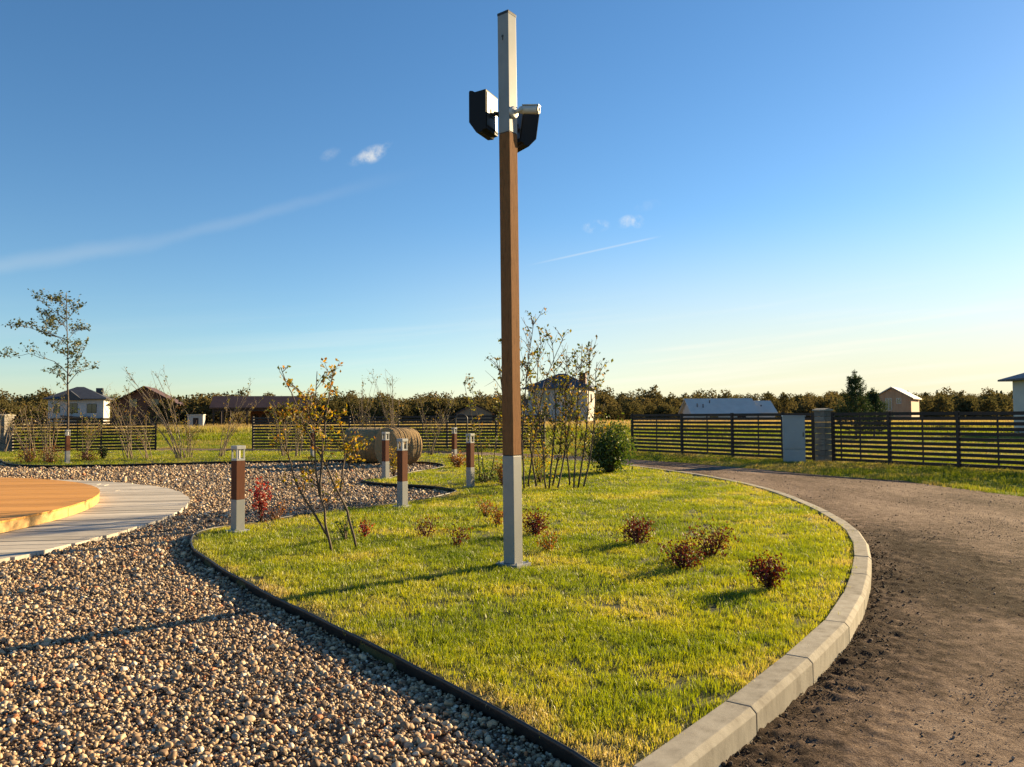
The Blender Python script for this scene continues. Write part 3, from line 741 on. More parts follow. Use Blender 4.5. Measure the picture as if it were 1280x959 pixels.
def bale(px, Y, ang, Lb, rad, label):
    r = empty('hay_bale', (P(px, 560, Y).x, Y, ZG), ang, label, 'hay bale', 'round hay bales')
    n = 40; rings = []; m = MB(); prof = []
    for j, t in enumerate(np.linspace(-.5, .5, 13)): prof.append((t*Lb, rad*(1-.05*(abs(t)*2)**6)))
    vs = []; sd = random.random()*50
    for x, rr in prof:
        for j in range(n):
            a = 2*math.pi*j/n; q = rr*(1+.035*mnoise.noise(Vector((x*1.5+sd, math.cos(a)*1.3, math.sin(a)*1.3)))+.012*math.sin(x*22+math.cos(a)*2))
            vs.append((x, q*math.cos(a), rad*.975+q*math.sin(a)))
    k = len(prof); fs = [(i*n+j, i*n+(j+1) % n, (i+1)*n+(j+1) % n, (i+1)*n+j) for i in range(k-1) for j in range(n)]
    m.add(vs, fs).build('straw_roll', 'hay', r, smooth=True)
    for sgn, o in ((-1, 0), (1, (k-1)*n)):           # spiral end faces, slightly dished
        vs2 = []; 
        for q, (f, dx) in enumerate(((1, 0), (.93, .025), (.6, .01), (.3, .02), (.02, -.02))):
            for j in range(n):
                c0 = Vector(vs[o+j]); ax = Vector((c0.x, 0, rad*.975)); p = ax.lerp(c0, f); p.x += sgn*(dx+.012*mnoise.noise(Vector((p.y*6, p.z*6, sd)))); vs2.append(p)
        MB().add(vs2, [(q*n+j, q*n+(j+1) % n, (q+1)*n+(j+1) % n, (q+1)*n+j) for q in range(4) for j in range(n)]).build('bale_end', 'hay', r, smooth=True)
    for t in np.linspace(-.42, .42, 9):
        x = t*Lb; MB().tube([(x+.01*math.sin(a*3), (rad*1.003)*math.cos(a), rad*.975+(rad*1.003)*math.sin(a)) for a in np.linspace(0, 2*math.pi, 36)], .006, 4, cap=False).build('twine', 'bark_pale', r)
    return r
bale(460, 27.6, R(3), 1.5, .64, 'round hay bale lying side-on, behind the banded bale')
bale(498, 26.2, R(46), 1.1, .65, 'round hay bale turned end-on behind two bollard lights')
def hoop():
    Y = 31.0; a, b = P(569.5, 560, Y), P(584, 560, Y); z1 = P(577, 518.5, Y).z
    r = MB(); pts = [(a.x, Y, ZL-.05), (a.x, Y, z1-.18)]+[(a.x+.18-.18*math.cos(t), Y, z1-.18+.18*math.sin(t)) for t in np.linspace(.3, 1.57, 5)]+[(b.x-.18+.18*math.sin(t), Y, z1-.18+.18*math.cos(t)) for t in np.linspace(0, 1.3, 5)]+[(b.x, Y, z1-.18), (b.x, Y, ZL-.05)]
    o = r.tube(pts, .03, 8).build('pipe_hoop', 'black_rubber', smooth=True); tag(o, 'dark bent pipe hoop standing behind the small far bollard', 'pipe hoop')
hoop()

# ------------------------------------------------------------------ buildings
def gable_house(px, Y, w, d, eave, ridge, ang, wall, roof, label, name='house', hip=0.0, over=.4, wins=(), ridge_along='x', chimney=None, zoff=0, gable_mat=None, pipes=()):
    r = empty(name, (P(px, 520, Y).x, Y, zoff), ang, label, 'house')
    body = MB()
    if ridge_along == 'x': body.prism([(-d/2, 0), (d/2, 0), (d/2, eave), (-d/2, eave)], 'x', -w/2, w/2)
    else: body.box(-w/2, w/2, -d/2, d/2, -.3, eave)
    if not hip and ridge_along == 'y': body = MB().prism([(-w/2, -.3), (w/2, -.3), (w/2, eave), (0, ridge-.12), (-w/2, eave)], 'y', -d/2, d/2)
    if not hip and ridge_along == 'x': body = MB().prism([(-d/2, -.3), (d/2, -.3), (d/2, eave), (0, ridge-.12), (-d/2, eave)], 'x', -w/2, w/2)
    wl = body.build('wall', wall, r)
    W2, D2 = w/2+over, d/2+over; th = .14
    ez = eave-over*(ridge-eave)/(d/2 if ridge_along == 'x' else w/2) if not hip else eave
    if hip:
        k = max(W2-D2, 0)*1.0+.02; kx, ky = (k, 0) if w >= d else (0, D2-W2+.02)
        m = MB(); base = [(-W2, -D2), (W2, -D2), (W2, D2), (-W2, D2)]; top = [(-kx, -ky), (kx, -ky), (kx, ky), (-kx, ky)]
        vs = [(x, y, ez) for x, y in base]+[(x, y, ez+th) for x, y in base]+[(x, y, ridge) for x, y in top]
        m.add(vs, [(3, 2, 1, 0), (8, 9, 10, 11)]+[(i, (i+1) % 4, (i+1) % 4+4, i+4) for i in range(4)]+[(i+4, (i+1) % 4+4, (i+1) % 4+8, i+8) for i in range(4)])
        rf = m.build('roof', roof, r)
    elif ridge_along == 'x':
        rf = MB().prism([(-D2, ez), (0, ridge), (D2, ez), (D2, ez+th), (0, ridge+th), (-D2, ez+th)], 'x', -W2, W2).build('roof', roof, r)
    else:
        rf = MB().prism([(-W2, ez), (0, ridge), (W2, ez), (W2, ez+th), (0, ridge+th), (-W2, ez+th)], 'y', -D2, D2).build('roof', roof, r)
    if chimney:
        x, y, z0, z1, s = chimney; MB().box(x-s, x+s, y-s, y+s, z0, z1).build('chimney', 'log_wall' if wall == 'pale_block' else 'slate_roof', rf)
    for x, y, z0, z1 in pipes: MB().lathe([(.09, z0), (.09, z1), (.13, z1+.01), (.13, z1+.1)], 8).build('vent_pipe', 'dark_wood', rf).location = (x, y, 0)
    for (side, c, z, ww, hh) in wins:
        fr = MB(); t = .06
        if side == 'f':
            y = -d/2
            o = MB().box(c-ww/2-t, c+ww/2+t, y-.05, y-.01, z-t, z+hh+t).build('window', 'dark_wood' if wall != 'pine_wall' else 'white_wall', r)
            MB().box(c-ww/2, c-.03, y-.065, y-.0505, z, z+hh).build('pane', 'window_glass', o); MB().box(c+.03, c+ww/2, y-.065, y-.0505, z, z+hh).build('pane', 'window_glass', o)
        else:
            x = w/2 if side == 'r' else -w/2; sg = 1 if side == 'r' else -1
            xa, xb = sorted((x+sg*.01, x+sg*.05)); o = MB().box(xa, xb, c-ww/2-t, c+ww/2+t, z-t, z+hh+t).build('window', 'dark_wood', r)
            xa, xb = sorted((x+sg*.0505, x+sg*.065)); MB().box(xa, xb, c-ww/2, c-.03, z, z+hh).build('pane', 'window_glass', o); MB().box(xa, xb, c+.03, c+ww/2, z, z+hh).build('pane', 'window_glass', o)
    return r
# two-storey house behind the pole
h = gable_house(703, 135, 10.2, 9, 6.3, 9.1, R(-14), 'pale_block', 'slate_roof', 'white two-storey house with dark hip roof behind the tall shrub', hip=1, over=.9,
                wins=[('f', -2.4, 3.9, 1.8, 1.5), ('f', 2.5, 3.9, 1.8, 1.5), ('f', 2.5, .9, 1.8, 1.6), ('f', -2.4, .9, 1.8, 1.6), ('r', 0, 4, 1.4, 1.4)], chimney=(4.1, -2.6, 6.6, 9.0, .55))
MB().box(-9.2, -5.105, -3, 4, -.3, 3.1).build('side_wing', 'pale_block', h); MB().prism([(-9.5, 3.1), (-5.2, 3.1), (-5.2, 4.6), (-9.3, 4.4)], 'y', -3.3, 4.3).build('wing_roof', 'slate_roof', h)
h = gable_house(100, 148, 9.2, 8, 5.4, 7.9, R(20), 'white_wall', 'slate_roof', 'white house with dark hip roof behind the alder sapling', hip=1, over=.8,
                wins=[('f', -.6, 2.9, 1.5, 1.7), ('f', 2.6, 2.9, 1.5, 1.6), ('f', -3.2, 2.9, .9, 1.6), ('f', 1.2, .6, 2, 1.5)], chimney=(3.2, 1, 6.2, 7.7, .6))
MB().prism([(-2.6, 5.25), (.9, 5.25), (.9, 5.5), (-.85, 7.0), (-2.6, 5.5)], 'y', -4.85, -3.6).build('dormer', 'slate_roof', h)
MB().prism([(-2.2, 2.1), (4.9, 1.6), (4.9, 1.75), (-2.2, 2.4)], 'y', -6.2, -4.003).build('porch_roof', 'slate_roof', h)
gable_house(187, 128, 9.2, 10, 4.2, 6.8, R(16), 'log_wall', 'brown_roof', 'dark red-brown timber house with broad gable, behind leaning bare shrub', ridge_along='y', over=.8,
            wins=[('f', -1.6, 3.6, 1.1, 1.2), ('f', 1.6, 3.6, 1.1, 1.2), ('f', -2.4, .8, 1.6, 1.4), ('f', 2.4, .8, 1.6, 1.4)])
def carport():
    Y = 108; r = empty('long_carport', (P(329, 520, Y).x, Y, 0), R(12), 'long open timber carport with brown roof behind the fence gap', 'carport')
    MB().prism([(-3.4, 3.0), (3.4, 3.0), (3.4, 3.15), (.2, 4.75), (-.2, 4.75), (-3.4, 3.15)], 'x', -6.6, 6.6).build('roof', 'brown_roof', r)
    for x in (-6.1, -4.9, -1.8, 1.2, 4.0, 6.1):
        for y in (-3, 3): MB().box(x-.12, x+.12, y-.12, y+.12, -.3, 3.0).build('post', 'dark_wood', r)
    MB().box(-1.9, 6.2, 1.6, 1.8, -.3, 2.99).build('back_wall', 'log_wall', r); MB().box(-6.3, 6.3, -3.08, -2.92, 2.6, 2.99).build('beam', 'dark_wood', r)
    for x in (-1.2, 0, 2.2, 3.6): MB().box(x-.35, x+.35, 1.55, 1.595, -.1, 2.2).build('shutter', 'dark_wood', r)
carport()
def container():
    Y = 100; r = empty('white_hut', (P(245.5, 520, Y).x, Y, 0), R(12), 'small white flat-roofed hut in the field gap beside the carport', 'hut')
    MB().box(-.95, .95, -.8, .8, -.2, 2.1).build('wall', 'pale_block', r); MB().box(-1.02, 1.02, -.87, .87, 2.102, 2.2).build('roof', 'tin_roof', r)
    MB().box(-.25, .4, -.83, -.802, .5, 1.75).build('door', 'dark_wood', r)
container()
gable_house(592, 140, 6.4, 5, 2.2, 3.9, R(6), 'pine_wall', 'brown_roof', 'low timber barn with shallow gable seen over the middle fence', name='barn', ridge_along='y', wins=[('f', 0, .6, 1, 1)])
h = gable_house(898, 140, 11.4, 7, 2.1, 4.5, R(4), 'white_wall', 'tin_roof', 'long low bungalow with pale metal roof and thin vent pipes', ridge_along='x', over=.6,
                wins=[('f', -2, .8, 1.4, 1.1), ('f', 3, .8, 1.4, 1.1)], pipes=((-4.6, -2.2, 2.6, 3.6), (-3.6, -2.4, 2.6, 3.5), (-2, -1.2, 3.2, 4.2)))
MB().prism([(-3.2, 1.85), (3.2, 1.85), (3.2, 1.98), (0, 4.2), (-3.2, 1.98)], 'x', 5.9, 9.8).build('wing_roof', 'tin_roof', h)
MB().box(5.72, 9.4, -2.9, 2.9, -.3, 1.84).build('wing_wall', 'white_wall', h); MB().lathe([(.09, 3.0), (.09, 3.7), (.13, 3.71), (.13, 3.8)], 8).build('vent_pipe', 'dark_wood', h).location = (7.4, -1.5, -.4)
h = gable_house(1121, 112, 4.9, 8, 3.9, 5.35, R(-35), 'pine_wall', 'tin_roof', 'unpainted timber cabin with steep pale roof beside the young pine', name='cabin', ridge_along='y', over=.35, wins=[('f', -.4, 2.2, .7, 1.6), ('f', .9, 3.1, .5, .7)])
h = gable_house(1366, 58, 7.0, 8, 4.25, 6.0, R(-4), 'white_wall', 'slate_roof', 'white rendered house with dark overhanging hip roof beyond the right fence', hip=1, over=.75, wins=[('f', -1.35, 2.1, .9, 1.5), ('f', 1.5, 1.9, 1.3, 1.5)])

# ------------------------------------------------------------------ plants
def curve_pts(ctrl, n=8):
    out = catmull(ctrl, max((Vector(ctrl[-1])-Vector(ctrl[0])).length/n/1.2, .01)); return out
def grow(name, label, cat, stems, leaf, lsize, twigs=6, tlen=.3, per=5, rad=.012, bark='bark', group=None, tmin=.3, updir=.7, seed=1, split=False, bare=0, droop=0, jit=1.0, leaf_up=.3, top_rad=.25, side=1.0):
    """stems: control polylines in world space; twigs leave each stem, leaves sit on the twigs."""
    rs = np.random.default_rng(seed); base = Vector(stems[0][0])
    r = empty(name, base, 0, label, cat, group)
    LP = []; wood = MB(); parts = []
    stems_ = [[Vector(p)-base for p in st] for st in stems]
    for st in stems_:
        c = curve_pts(st); k = len(c); L = sum((b-a).length for a, b in zip(c, c[1:]))
        wob = [p+Vector(rs.normal(size=3))*.006*L*.5*(i > 0) for i, p in enumerate(c)]
        m = MB() if split else wood
        rad_ = rad*(1 if st is stems_[0] else side)
        m.tube(wob, [rad_*(1-(1-top_rad)*i/(k-1))*min(1, L/1.2) for i in range(k)], 6)
        for _ in range(max(1, int(twigs))):
            t = rs.uniform(tmin, 1); i = min(int(t*(k-1)), k-2); p = wob[i].lerp(wob[i+1], t*(k-1)-i); dr = (wob[i+1]-wob[i]).normalized()
            a = rs.uniform(0, 6.283); d = (dr*.6+Vector((math.cos(a), math.sin(a), 0))*jit+Vector((0, 0, updir))).normalized(); l = tlen*rs.uniform(.4, 1.2)*(1.15-.5*t)
            mid = p+d*l*.5+Vector(rs.normal(size=3))*l*.05; e = p+d*l+Vector((0, 0, -droop*l))+Vector(rs.normal(size=3))*l*.1
            rt = rad_*.32 if side == 1 else rad*.14
            m.tube([p, mid, e], [rt, rt*.7, rt*.35], 4)
            if rs.random() < .5:
                s2 = mid+(e-mid).length*(d+Vector(rs.normal(size=3))*.6).normalized(); m.tube([mid, s2], [rt*.6, rt*.3], 3); ends = (e, s2)
            else: ends = (e,)
            if rs.random() < bare: continue
            for ee in ends:
                for q in range(rs.poisson(per)):
                    u = rs.uniform(.25, 1.05); LP.append(mid.lerp(ee, u)+Vector(rs.normal(size=3))*lsize*.35 if rs.random() < .7 else p.lerp(mid, u)+Vector(rs.normal(size=3))*lsize*.3)
        if split: parts.append(m)
    for m in parts: m.build('stem', bark, r, smooth=True)
    if not split: wood.build('stems', bark, r, smooth=True)
    if LP:
        V, Fq, t = leaves(np.array([tuple(p) for p in LP]), lsize*rs.uniform(.6, 1.25, len(LP)), rs, up=leaf_up, aspect=.62)
        link(bpy.data.objects.new('foliage', npmesh('foliage', V, Fq, leaf, t)), r)
    return r
def px_stem(pts, Y, dy=0):                 # stem drawn through sighted points, drifting dy in depth
    k = len(pts); return [P(x, y, Y+dy*i/(k-1)) for i, (x, y) in enumerate(pts)]
# near sapling with yellow leaves
b0 = G(416, 690, ZL); Y0 = b0.y; b1 = G(446, 684, ZL)
grow('young_tree', 'young multi-stemmed tree with sparse yellow leaves between pole and bollard', 'young tree',
     [[b0-Vector((0, 0, .05))]+px_stem([(408, 655), (399, 615), (393, 567), (393, 524), (397, 465)], Y0, .1),
      px_stem([(410, 671), (391, 640), (374, 612), (363, 580), (357, 548), (353, 510)], Y0, -.3),
      px_stem([(400, 620), (404, 560), (409, 510), (417, 462)], Y0, .3), px_stem([(393, 540), (384, 512), (378, 490)], Y0, -.2)],
     'leaf_yellow', .052, 17, .36, 6.5, .017, seed=3, split=True, tmin=.28, updir=.5)
grow('young_tree', 'slim leaning sapling with yellow leaves crossing the multi-stemmed tree', 'young tree',
     [[b1-Vector((0, 0, .05))]+px_stem([(437, 651), (427, 623), (414, 595), (402, 572), (385, 540), (371, 505), (360, 480), (351, 460)], b1.y, -.2),
      px_stem([(425, 615), (429, 585), (431, 556), (424, 520)], b1.y, .2), px_stem([(428, 600), (442, 570), (447, 560)], b1.y, .1)],
     'leaf_yellow', .05, 13, .32, 6, .017, seed=5, split=True, tmin=.4, updir=.4)
# tall shrub behind the pole
stems = [[(650, 607), (652, 560), (655, 500), (668, 395)], [(655, 608), (653, 540), (650, 480), (640, 440)], [(660, 606), (668, 550), (678, 490), (703, 425)], [(671, 609), (664, 560), (668, 500), (676, 430)],
         [(683, 610), (678, 560), (672, 510), (655, 450)], [(686, 611), (692, 560), (694, 500), (690, 425)], [(690, 611), (700, 560), (705, 510), (708, 450)], [(696, 610), (704, 575), (712, 520), (722, 455)],
         [(712, 604), (709, 560), (706, 510), (712, 450)], [(717, 604), (720, 555), (722, 500), (728, 430)], [(722, 603), (730, 560), (735, 510), (737, 440)], [(728, 603), (740, 560), (744, 510), (746, 452)], [(648, 607), (640, 560), (632, 510), (622, 452)]]
Yb = G(690, 609, ZL).y
rs_ = random.Random(4)
S3 = []
for st in stems:
    off = rs_.uniform(-.5, .5); q = [P(x, y, Yb+off+(.25*i-.4)*rs_.uniform(-1, 1)) for i, (x, y) in enumerate(st)]; q[0].z = ZL-.05; S3.append(q)
grow('tall_shrub', 'tall many-stemmed shrub with sparse small leaves right behind the pole', 'shrub', S3, 'leaf_olive', .085, 30, .65, 4.0, .024, seed=8, tmin=.22, updir=.8, bare=.2)
# thin tree left of the pole
Yc = G(607, 603, ZL).y
grow('thin_shrub', 'thin upright shrub with rust-tinged leaves left of the pole', 'shrub',
     [px_stem([(607, 603), (603, 575), (598, 530), (590, 485)], Yc, .2), px_stem([(600, 604), (598, 570), (592, 530), (580, 478)], Yc, -.2), px_stem([(612, 604), (616, 580), (621, 545), (626, 500)], Yc, .2)],
     'leaf_olive', .065, 15, .38, 4, .017, seed=12, tmin=.3)

def bush(name, label, cat, base, w, h, leaf, lsize, n, bark='bark_red', seed=1, group=None, stems=10, hollow=.0, flat_=1.0):
    rs = np.random.default_rng(seed); r = empty(name, base, 0, label, cat, group)
    wood = MB(); LP = []; T = []
    k0 = stems
    for i in range(k0):
        a = 6.283*i/k0+rs.uniform(-.4, .4); u = rs.uniform(.1, 1)**.7; hh = h*rs.uniform(.55, 1.05)*(1-.3*u*u)
        tip = Vector((math.cos(a)*w/2*u, math.sin(a)*w/2*u, hh)); mid = Vector((tip.x*.4, tip.y*.4, hh*.5))+Vector(rs.normal(size=3))*.04*w
        wood.tube([(tip.x*.08, tip.y*.08, -.03), mid, tip], [lsize*.16+.003, lsize*.1+.002, .002], 5)
        m = int(n/k0*rs.uniform(.6, 1.4)); sp = w*.13
        for j in range(m):
            t = rs.uniform(.3, 1.02); p = (Vector((0, 0, 0)).lerp(mid, t*2) if t < .5 else mid.lerp(tip, t*2-1))
            q = p+Vector(rs.normal(size=3))*sp*(.35+.65*min(1, 1.5-t)); q.z = max(q.z, .015); LP.append(q); T.append(rs.random()*.55+.45*t*rs.random())
    wood.build('stems', bark, r, smooth=True)
    V, Fq, t = leaves(np.array([tuple(p) for p in LP]), lsize*rs.uniform(.6, 1.3, len(LP)), rs, up=.35, aspect=.6, tint=np.array(T))
    link(bpy.data.objects.new('foliage', npmesh('foliage', V, Fq, leaf, t)), r)
    return r
b = G(763, 591, ZL)
bush('green_bush', 'dense rounded dark green bush at the lawn edge by the road', 'bush', b, 1.3, 1.5, 'leaf_green', .085, 4200, 'bark', 21, stems=46)
reds = [(797, 680, .46, .33, 520, 'leaf_red', 'dark red low bush on open lawn, farthest from the kerb of the four'),
        (854, 711, .40, .33, 480, 'leaf_red', 'bright russet low bush touching the darker bush behind it'),
        (889, 696, .46, .36, 460, 'leaf_red', 'dark maroon low bush just behind the russet one'),
        (963, 736, .32, .33, 520, 'leaf_red', 'dark red low bush closest to the concrete kerb'),
        (669, 669, .42, .32, 460, 'leaf_red', 'round dark red bush right beside the pole on its road side'),
        (686, 688, .34, .22, 130, 'leaf_rust', 'thin straggly rust bush below the round red one by the pole'),
        (533, 671, .36, .24, 130, 'leaf_red', 'sparse little red shrub on the lawn nearest the yellow sapling'),
        (573, 681, .32, .28, 130, 'leaf_red', 'sparse upright red shrub midway between sapling and pole'),
        (606, 645, .34, .30, 130, 'leaf_rust', 'thin rusty sprig on the lawn beyond the pole foot'),
        (622, 657, .32, .30, 170, 'leaf_rust', 'sparse rusty bush almost touching the pole sleeve'),
        (456, 672, .20, .28, 150, 'leaf_crimson', 'small crimson bush behind the leaning sapling foot')]
for i, (px, py, w, h, n, lf, lb) in enumerate(reds):
    bush('low_bush', lb, 'bush', G(px, py, ZL), w*1.1, h, lf, .031, int(n*1.7), 'bark_red', 40+i, 'low red bushes on the lawn', stems=13 if n > 300 else 7)
bush('low_bush', 'low dark-leaved plant at the foot of the yellow saplings', 'bush', G(432, 676, ZL), .34, .42, 'leaf_green', .05, 90, 'bark', 60, stems=7)
bush('red_barberry', 'upright crimson barberry beside the bollard light on the lawn tip', 'bush', G(326, 652, ZL), .36, .74, 'leaf_crimson', .05, 330, 'bark_red', 61, stems=8)
bush('red_barberry', 'fading sparse barberry between the crimson one and the saplings', 'bush', G(346, 650, ZL), .46, .36, 'leaf_rust', .04, 120, 'bark_red', 62, stems=8)
bush('rust_bush', 'orange-brown bush at the foot of the small far bollard', 'bush', G(572, 585, ZL), .62, .45, 'leaf_rust', .05, 700, 'bark_red', 63, stems=14)
bush('rust_bush', 'orange-yellow bush behind the bollard on the lawn tongue', 'bush', G(492, 596, ZL), .45, .95, 'leaf_yellow', .05, 320, 'bark_red', 64, stems=9)
bush('low_bush', 'leafy green bush at the foot of the thin upright shrub', 'bush', G(605, 604, ZL), .85, .55, 'leaf_green', .055, 420, 'bark', 65, stems=14)
bush('rust_bush', 'rusty bush half hidden behind the pole sleeve', 'bush', G(630, 607, ZL), .5, .6, 'leaf_rust', .05, 520, 'bark_red', 66, stems=12)
bush('yellow_bush', 'yellowing leafy bush among the stems of the tall shrub', 'bush', G(676, 606, ZL)+Vector((0, .5, 0)), .9, 1.15, 'leaf_yellow', .055, 420, 'bark', 67, stems=12)
for i, (px, py, w, h, lf, n, lb, nm) in enumerate([
        (35, 578, 1.2, .5, 'leaf_rust', 500, 'low brown shrub at the gravel corner near the stone pillar', 'rust_bush'),
        (62, 578, 1.3, .55, 'leaf_rust', 500, 'low brown shrub beside the bollard under the alder', 'rust_bush'),
        (109, 576, .9, .38, 'leaf_red', 420, 'low reddish shrub between the alder bollard and small conifer', 'rust_bush'),
        (129, 574, .36, .5, 'needle', 700, 'small dark conifer on the far lawn strip', 'small_conifer')]):
    bush(nm, lb, 'bush', G(px, py, ZL), w, h, lf, .06, n, 'bark', 80+i, stems=14)

# alder sapling with branches blown to the left
Ya = G(83, 577, ZL).y-.4
trunk = px_stem([(84, 579), (85, 530), (84, 480), (84.5, 430), (84, 367)], Ya); trunk[0].z = ZL-.05
br = [[(84, 432), (75, 423), (62, 419), (48, 412)], [(84, 425), (70, 420), (50, 414), (28, 408), (12, 410)], [(84, 466), (68, 452), (50, 447), (36, 442), (20, 446), (4, 444)], [(84, 402), (72, 392), (58, 382), (44, 370)],
      [(84, 410), (76, 402), (66, 398), (56, 392)], [(85, 470), (95, 452), (104, 438), (102, 428)], [(85, 480), (97, 466), (110, 462), (122, 459)], [(85, 425), (93, 415), (101, 412)], [(85, 400), (92, 388), (97, 384)],
      [(84, 482), (74, 470), (62, 466)], [(84, 415), (78, 405), (70, 410), (64, 405)], [(85, 450), (92, 440), (98, 432)], [(84, 385), (78, 378), (66, 376)], [(84, 445), (76, 440), (66, 432)]]
al = [trunk]+[px_stem(q, Ya, d) for q, d in zip(br, (.4, -.5, .3, .2, -.4, .4, -.3, .5, -.3, .4, -.7, -.6, -.4, .6))]
grow('alder_sapling', 'tall slender alder sapling with dull green leaves on left-blown branches', 'tree', al, 'leaf_dull', .10, 15, .62, 5.2, .045, seed=30, tmin=.25, updir=.45, jit=.85, bark='bark', leaf_up=-.2, top_rad=.2, side=.32)

# bare shrubs along the far lawn strip
def bare_shrub(px, py, hpx, n, spread, leanx, seed, label, leafn=.8, leaf='leaf_olive', bark='bark_pale', Yoff=0, rad=.018):
    rs = random.Random(seed); b = G(px, py, ZL); b.y += Yoff; Y = b.y; s = Y/F
    st = []
    for i in range(n):
        x0 = rs.uniform(-.22, .22)*spread*s*.3; y0 = rs.uniform(-.3, .3); hh = hpx*s*rs.uniform(.6, 1.0); dx = leanx*s*rs.uniform(.5, 1.1)+rs.uniform(-.5, .5)*spread*s; dy = rs.uniform(-.5, .5)*spread*s*.6
        st.append([b+Vector((x0, y0, -.05)), b+Vector((x0+dx*.25, y0+dy*.3, hh*.35)), b+Vector((x0+dx*.62, y0+dy*.7, hh*.7)), b+Vector((x0+dx, y0+dy, hh))])
    grow('bare_shrub', label, 'shrub', st, leaf, .075, 9, .62, leafn, rad, bark=bark, group='bare shrubs on the far lawn strip', seed=seed, tmin=.3, updir=.8, top_rad=.2)
for i, a in enumerate([
        (42, 574, 70, 9, 60, -25, 'bare arching shrub against the fence near the stone pillar', 1.6), (63, 576, 88, 9, 45, 5, 'bare upright shrub just left of the alder trunk', 1.8), (108, 572, 62, 8, 50, 20, 'thin yellowing shrub behind the reddish low shrub', 2.2),
        (165, 573, 95, 9, 60, -10, 'bare shrub in front of the dark timber house', 1.6), (187, 573, 60, 6, 40, -22, 'small bare shrub by the end post of the gap', 1.0), (229, 573, 112, 11, 55, -62, 'long bare shrub leaning across the fence gap', 1.4),
        (238, 572, 60, 7, 40, 2, 'short twiggy shrub beneath the leaning one', 1.6), (278, 571, 92, 7, 40, 45, 'bare forked shrub leaning towards the carport', 1.2), (356, 570, 72, 9, 50, 2, 'yellowing shrub in front of the middle fence left end', 3.0),
        (372, 571, 60, 7, 40, 12, 'short yellow-leaved shrub behind the saplings', 3.0), (452, 569, 100, 8, 45, 4, 'tall bare shrub rising behind the side-on bale', 1.0), (492, 568, 108, 9, 50, -8, 'tall bare shrub rising behind the end-on bale', 1.2),
        (540, 569, 84, 8, 50, 10, 'bare shrub between the bales and the pipe hoop', 1.2), (640, 572, 80, 6, 50, 0, 'bare shrub behind the pole in front of the fence end', 1.6), (3, 566, 72, 8, 70, -20, 'bare shrub in front of the stone pillar', 1.4)]):
    px, py, hp, n, sp, ln, lb, lf = a
    bare_shrub(px, py, hp, n, sp, ln, 100+i, lb, lf, Yoff=-.2 if py < 575 else 0)

# pines and single trees beyond the fence
def pine(px, Y, h, w, label, seed):
    rs = np.random.default_rng(seed); x = P(px, 520, Y).x; r = empty('young_pine', (x, Y, -.05), 0, label, 'pine')
    m = MB().tube([(0, 0, -.2), (.03, 0, h*.5), (0, .02, h)], [.07, .045, .012], 7); LP = []; DR = []
    for k in range(9):
        z = h*(.12+.82*k/9); nb = 6
        for j in range(nb):
            a = 6.283*j/nb+k*.5+rs.uniform(-.3, .3); l = w/2*(1-.78*k/9)*rs.uniform(.7, 1.15); e = Vector((math.cos(a)*l, math.sin(a)*l, z+l*.75+.1)); mid = Vector((math.cos(a)*l*.6, math.sin(a)*l*.6, z+l*.25))
            m.tube([(0, 0, z), mid, e], [.025, .016, .008], 4)
            for q in range(95):
                t = rs.uniform(.25, 1.05); p = Vector((0, 0, z)).lerp(mid, t*2) if t < .5 else mid.lerp(e, t*2-1); LP.append(p+Vector(rs.normal(size=3))*.05)
    for q in range(150): LP.append(Vector((0, 0, h*rs.uniform(.85, 1.04)))+Vector(rs.normal(size=3))*.05)
    m.build('trunk', 'bark', r, smooth=True)
    V, Fq, t = leaves(np.array([tuple(p) for p in LP]), .19, rs, up=.6, aspect=.22)
    link(bpy.data.objects.new('crown', npmesh('crown', V, Fq, 'needle', t)), r)
pine(1069.5, 50, 4.35, 2.6, 'young dark pine rising above the fence beside the timber cabin', 1)
pine(1092, 53, 3.3, 2.2, 'shorter bushy pine between the tall pine and timber cabin', 2)

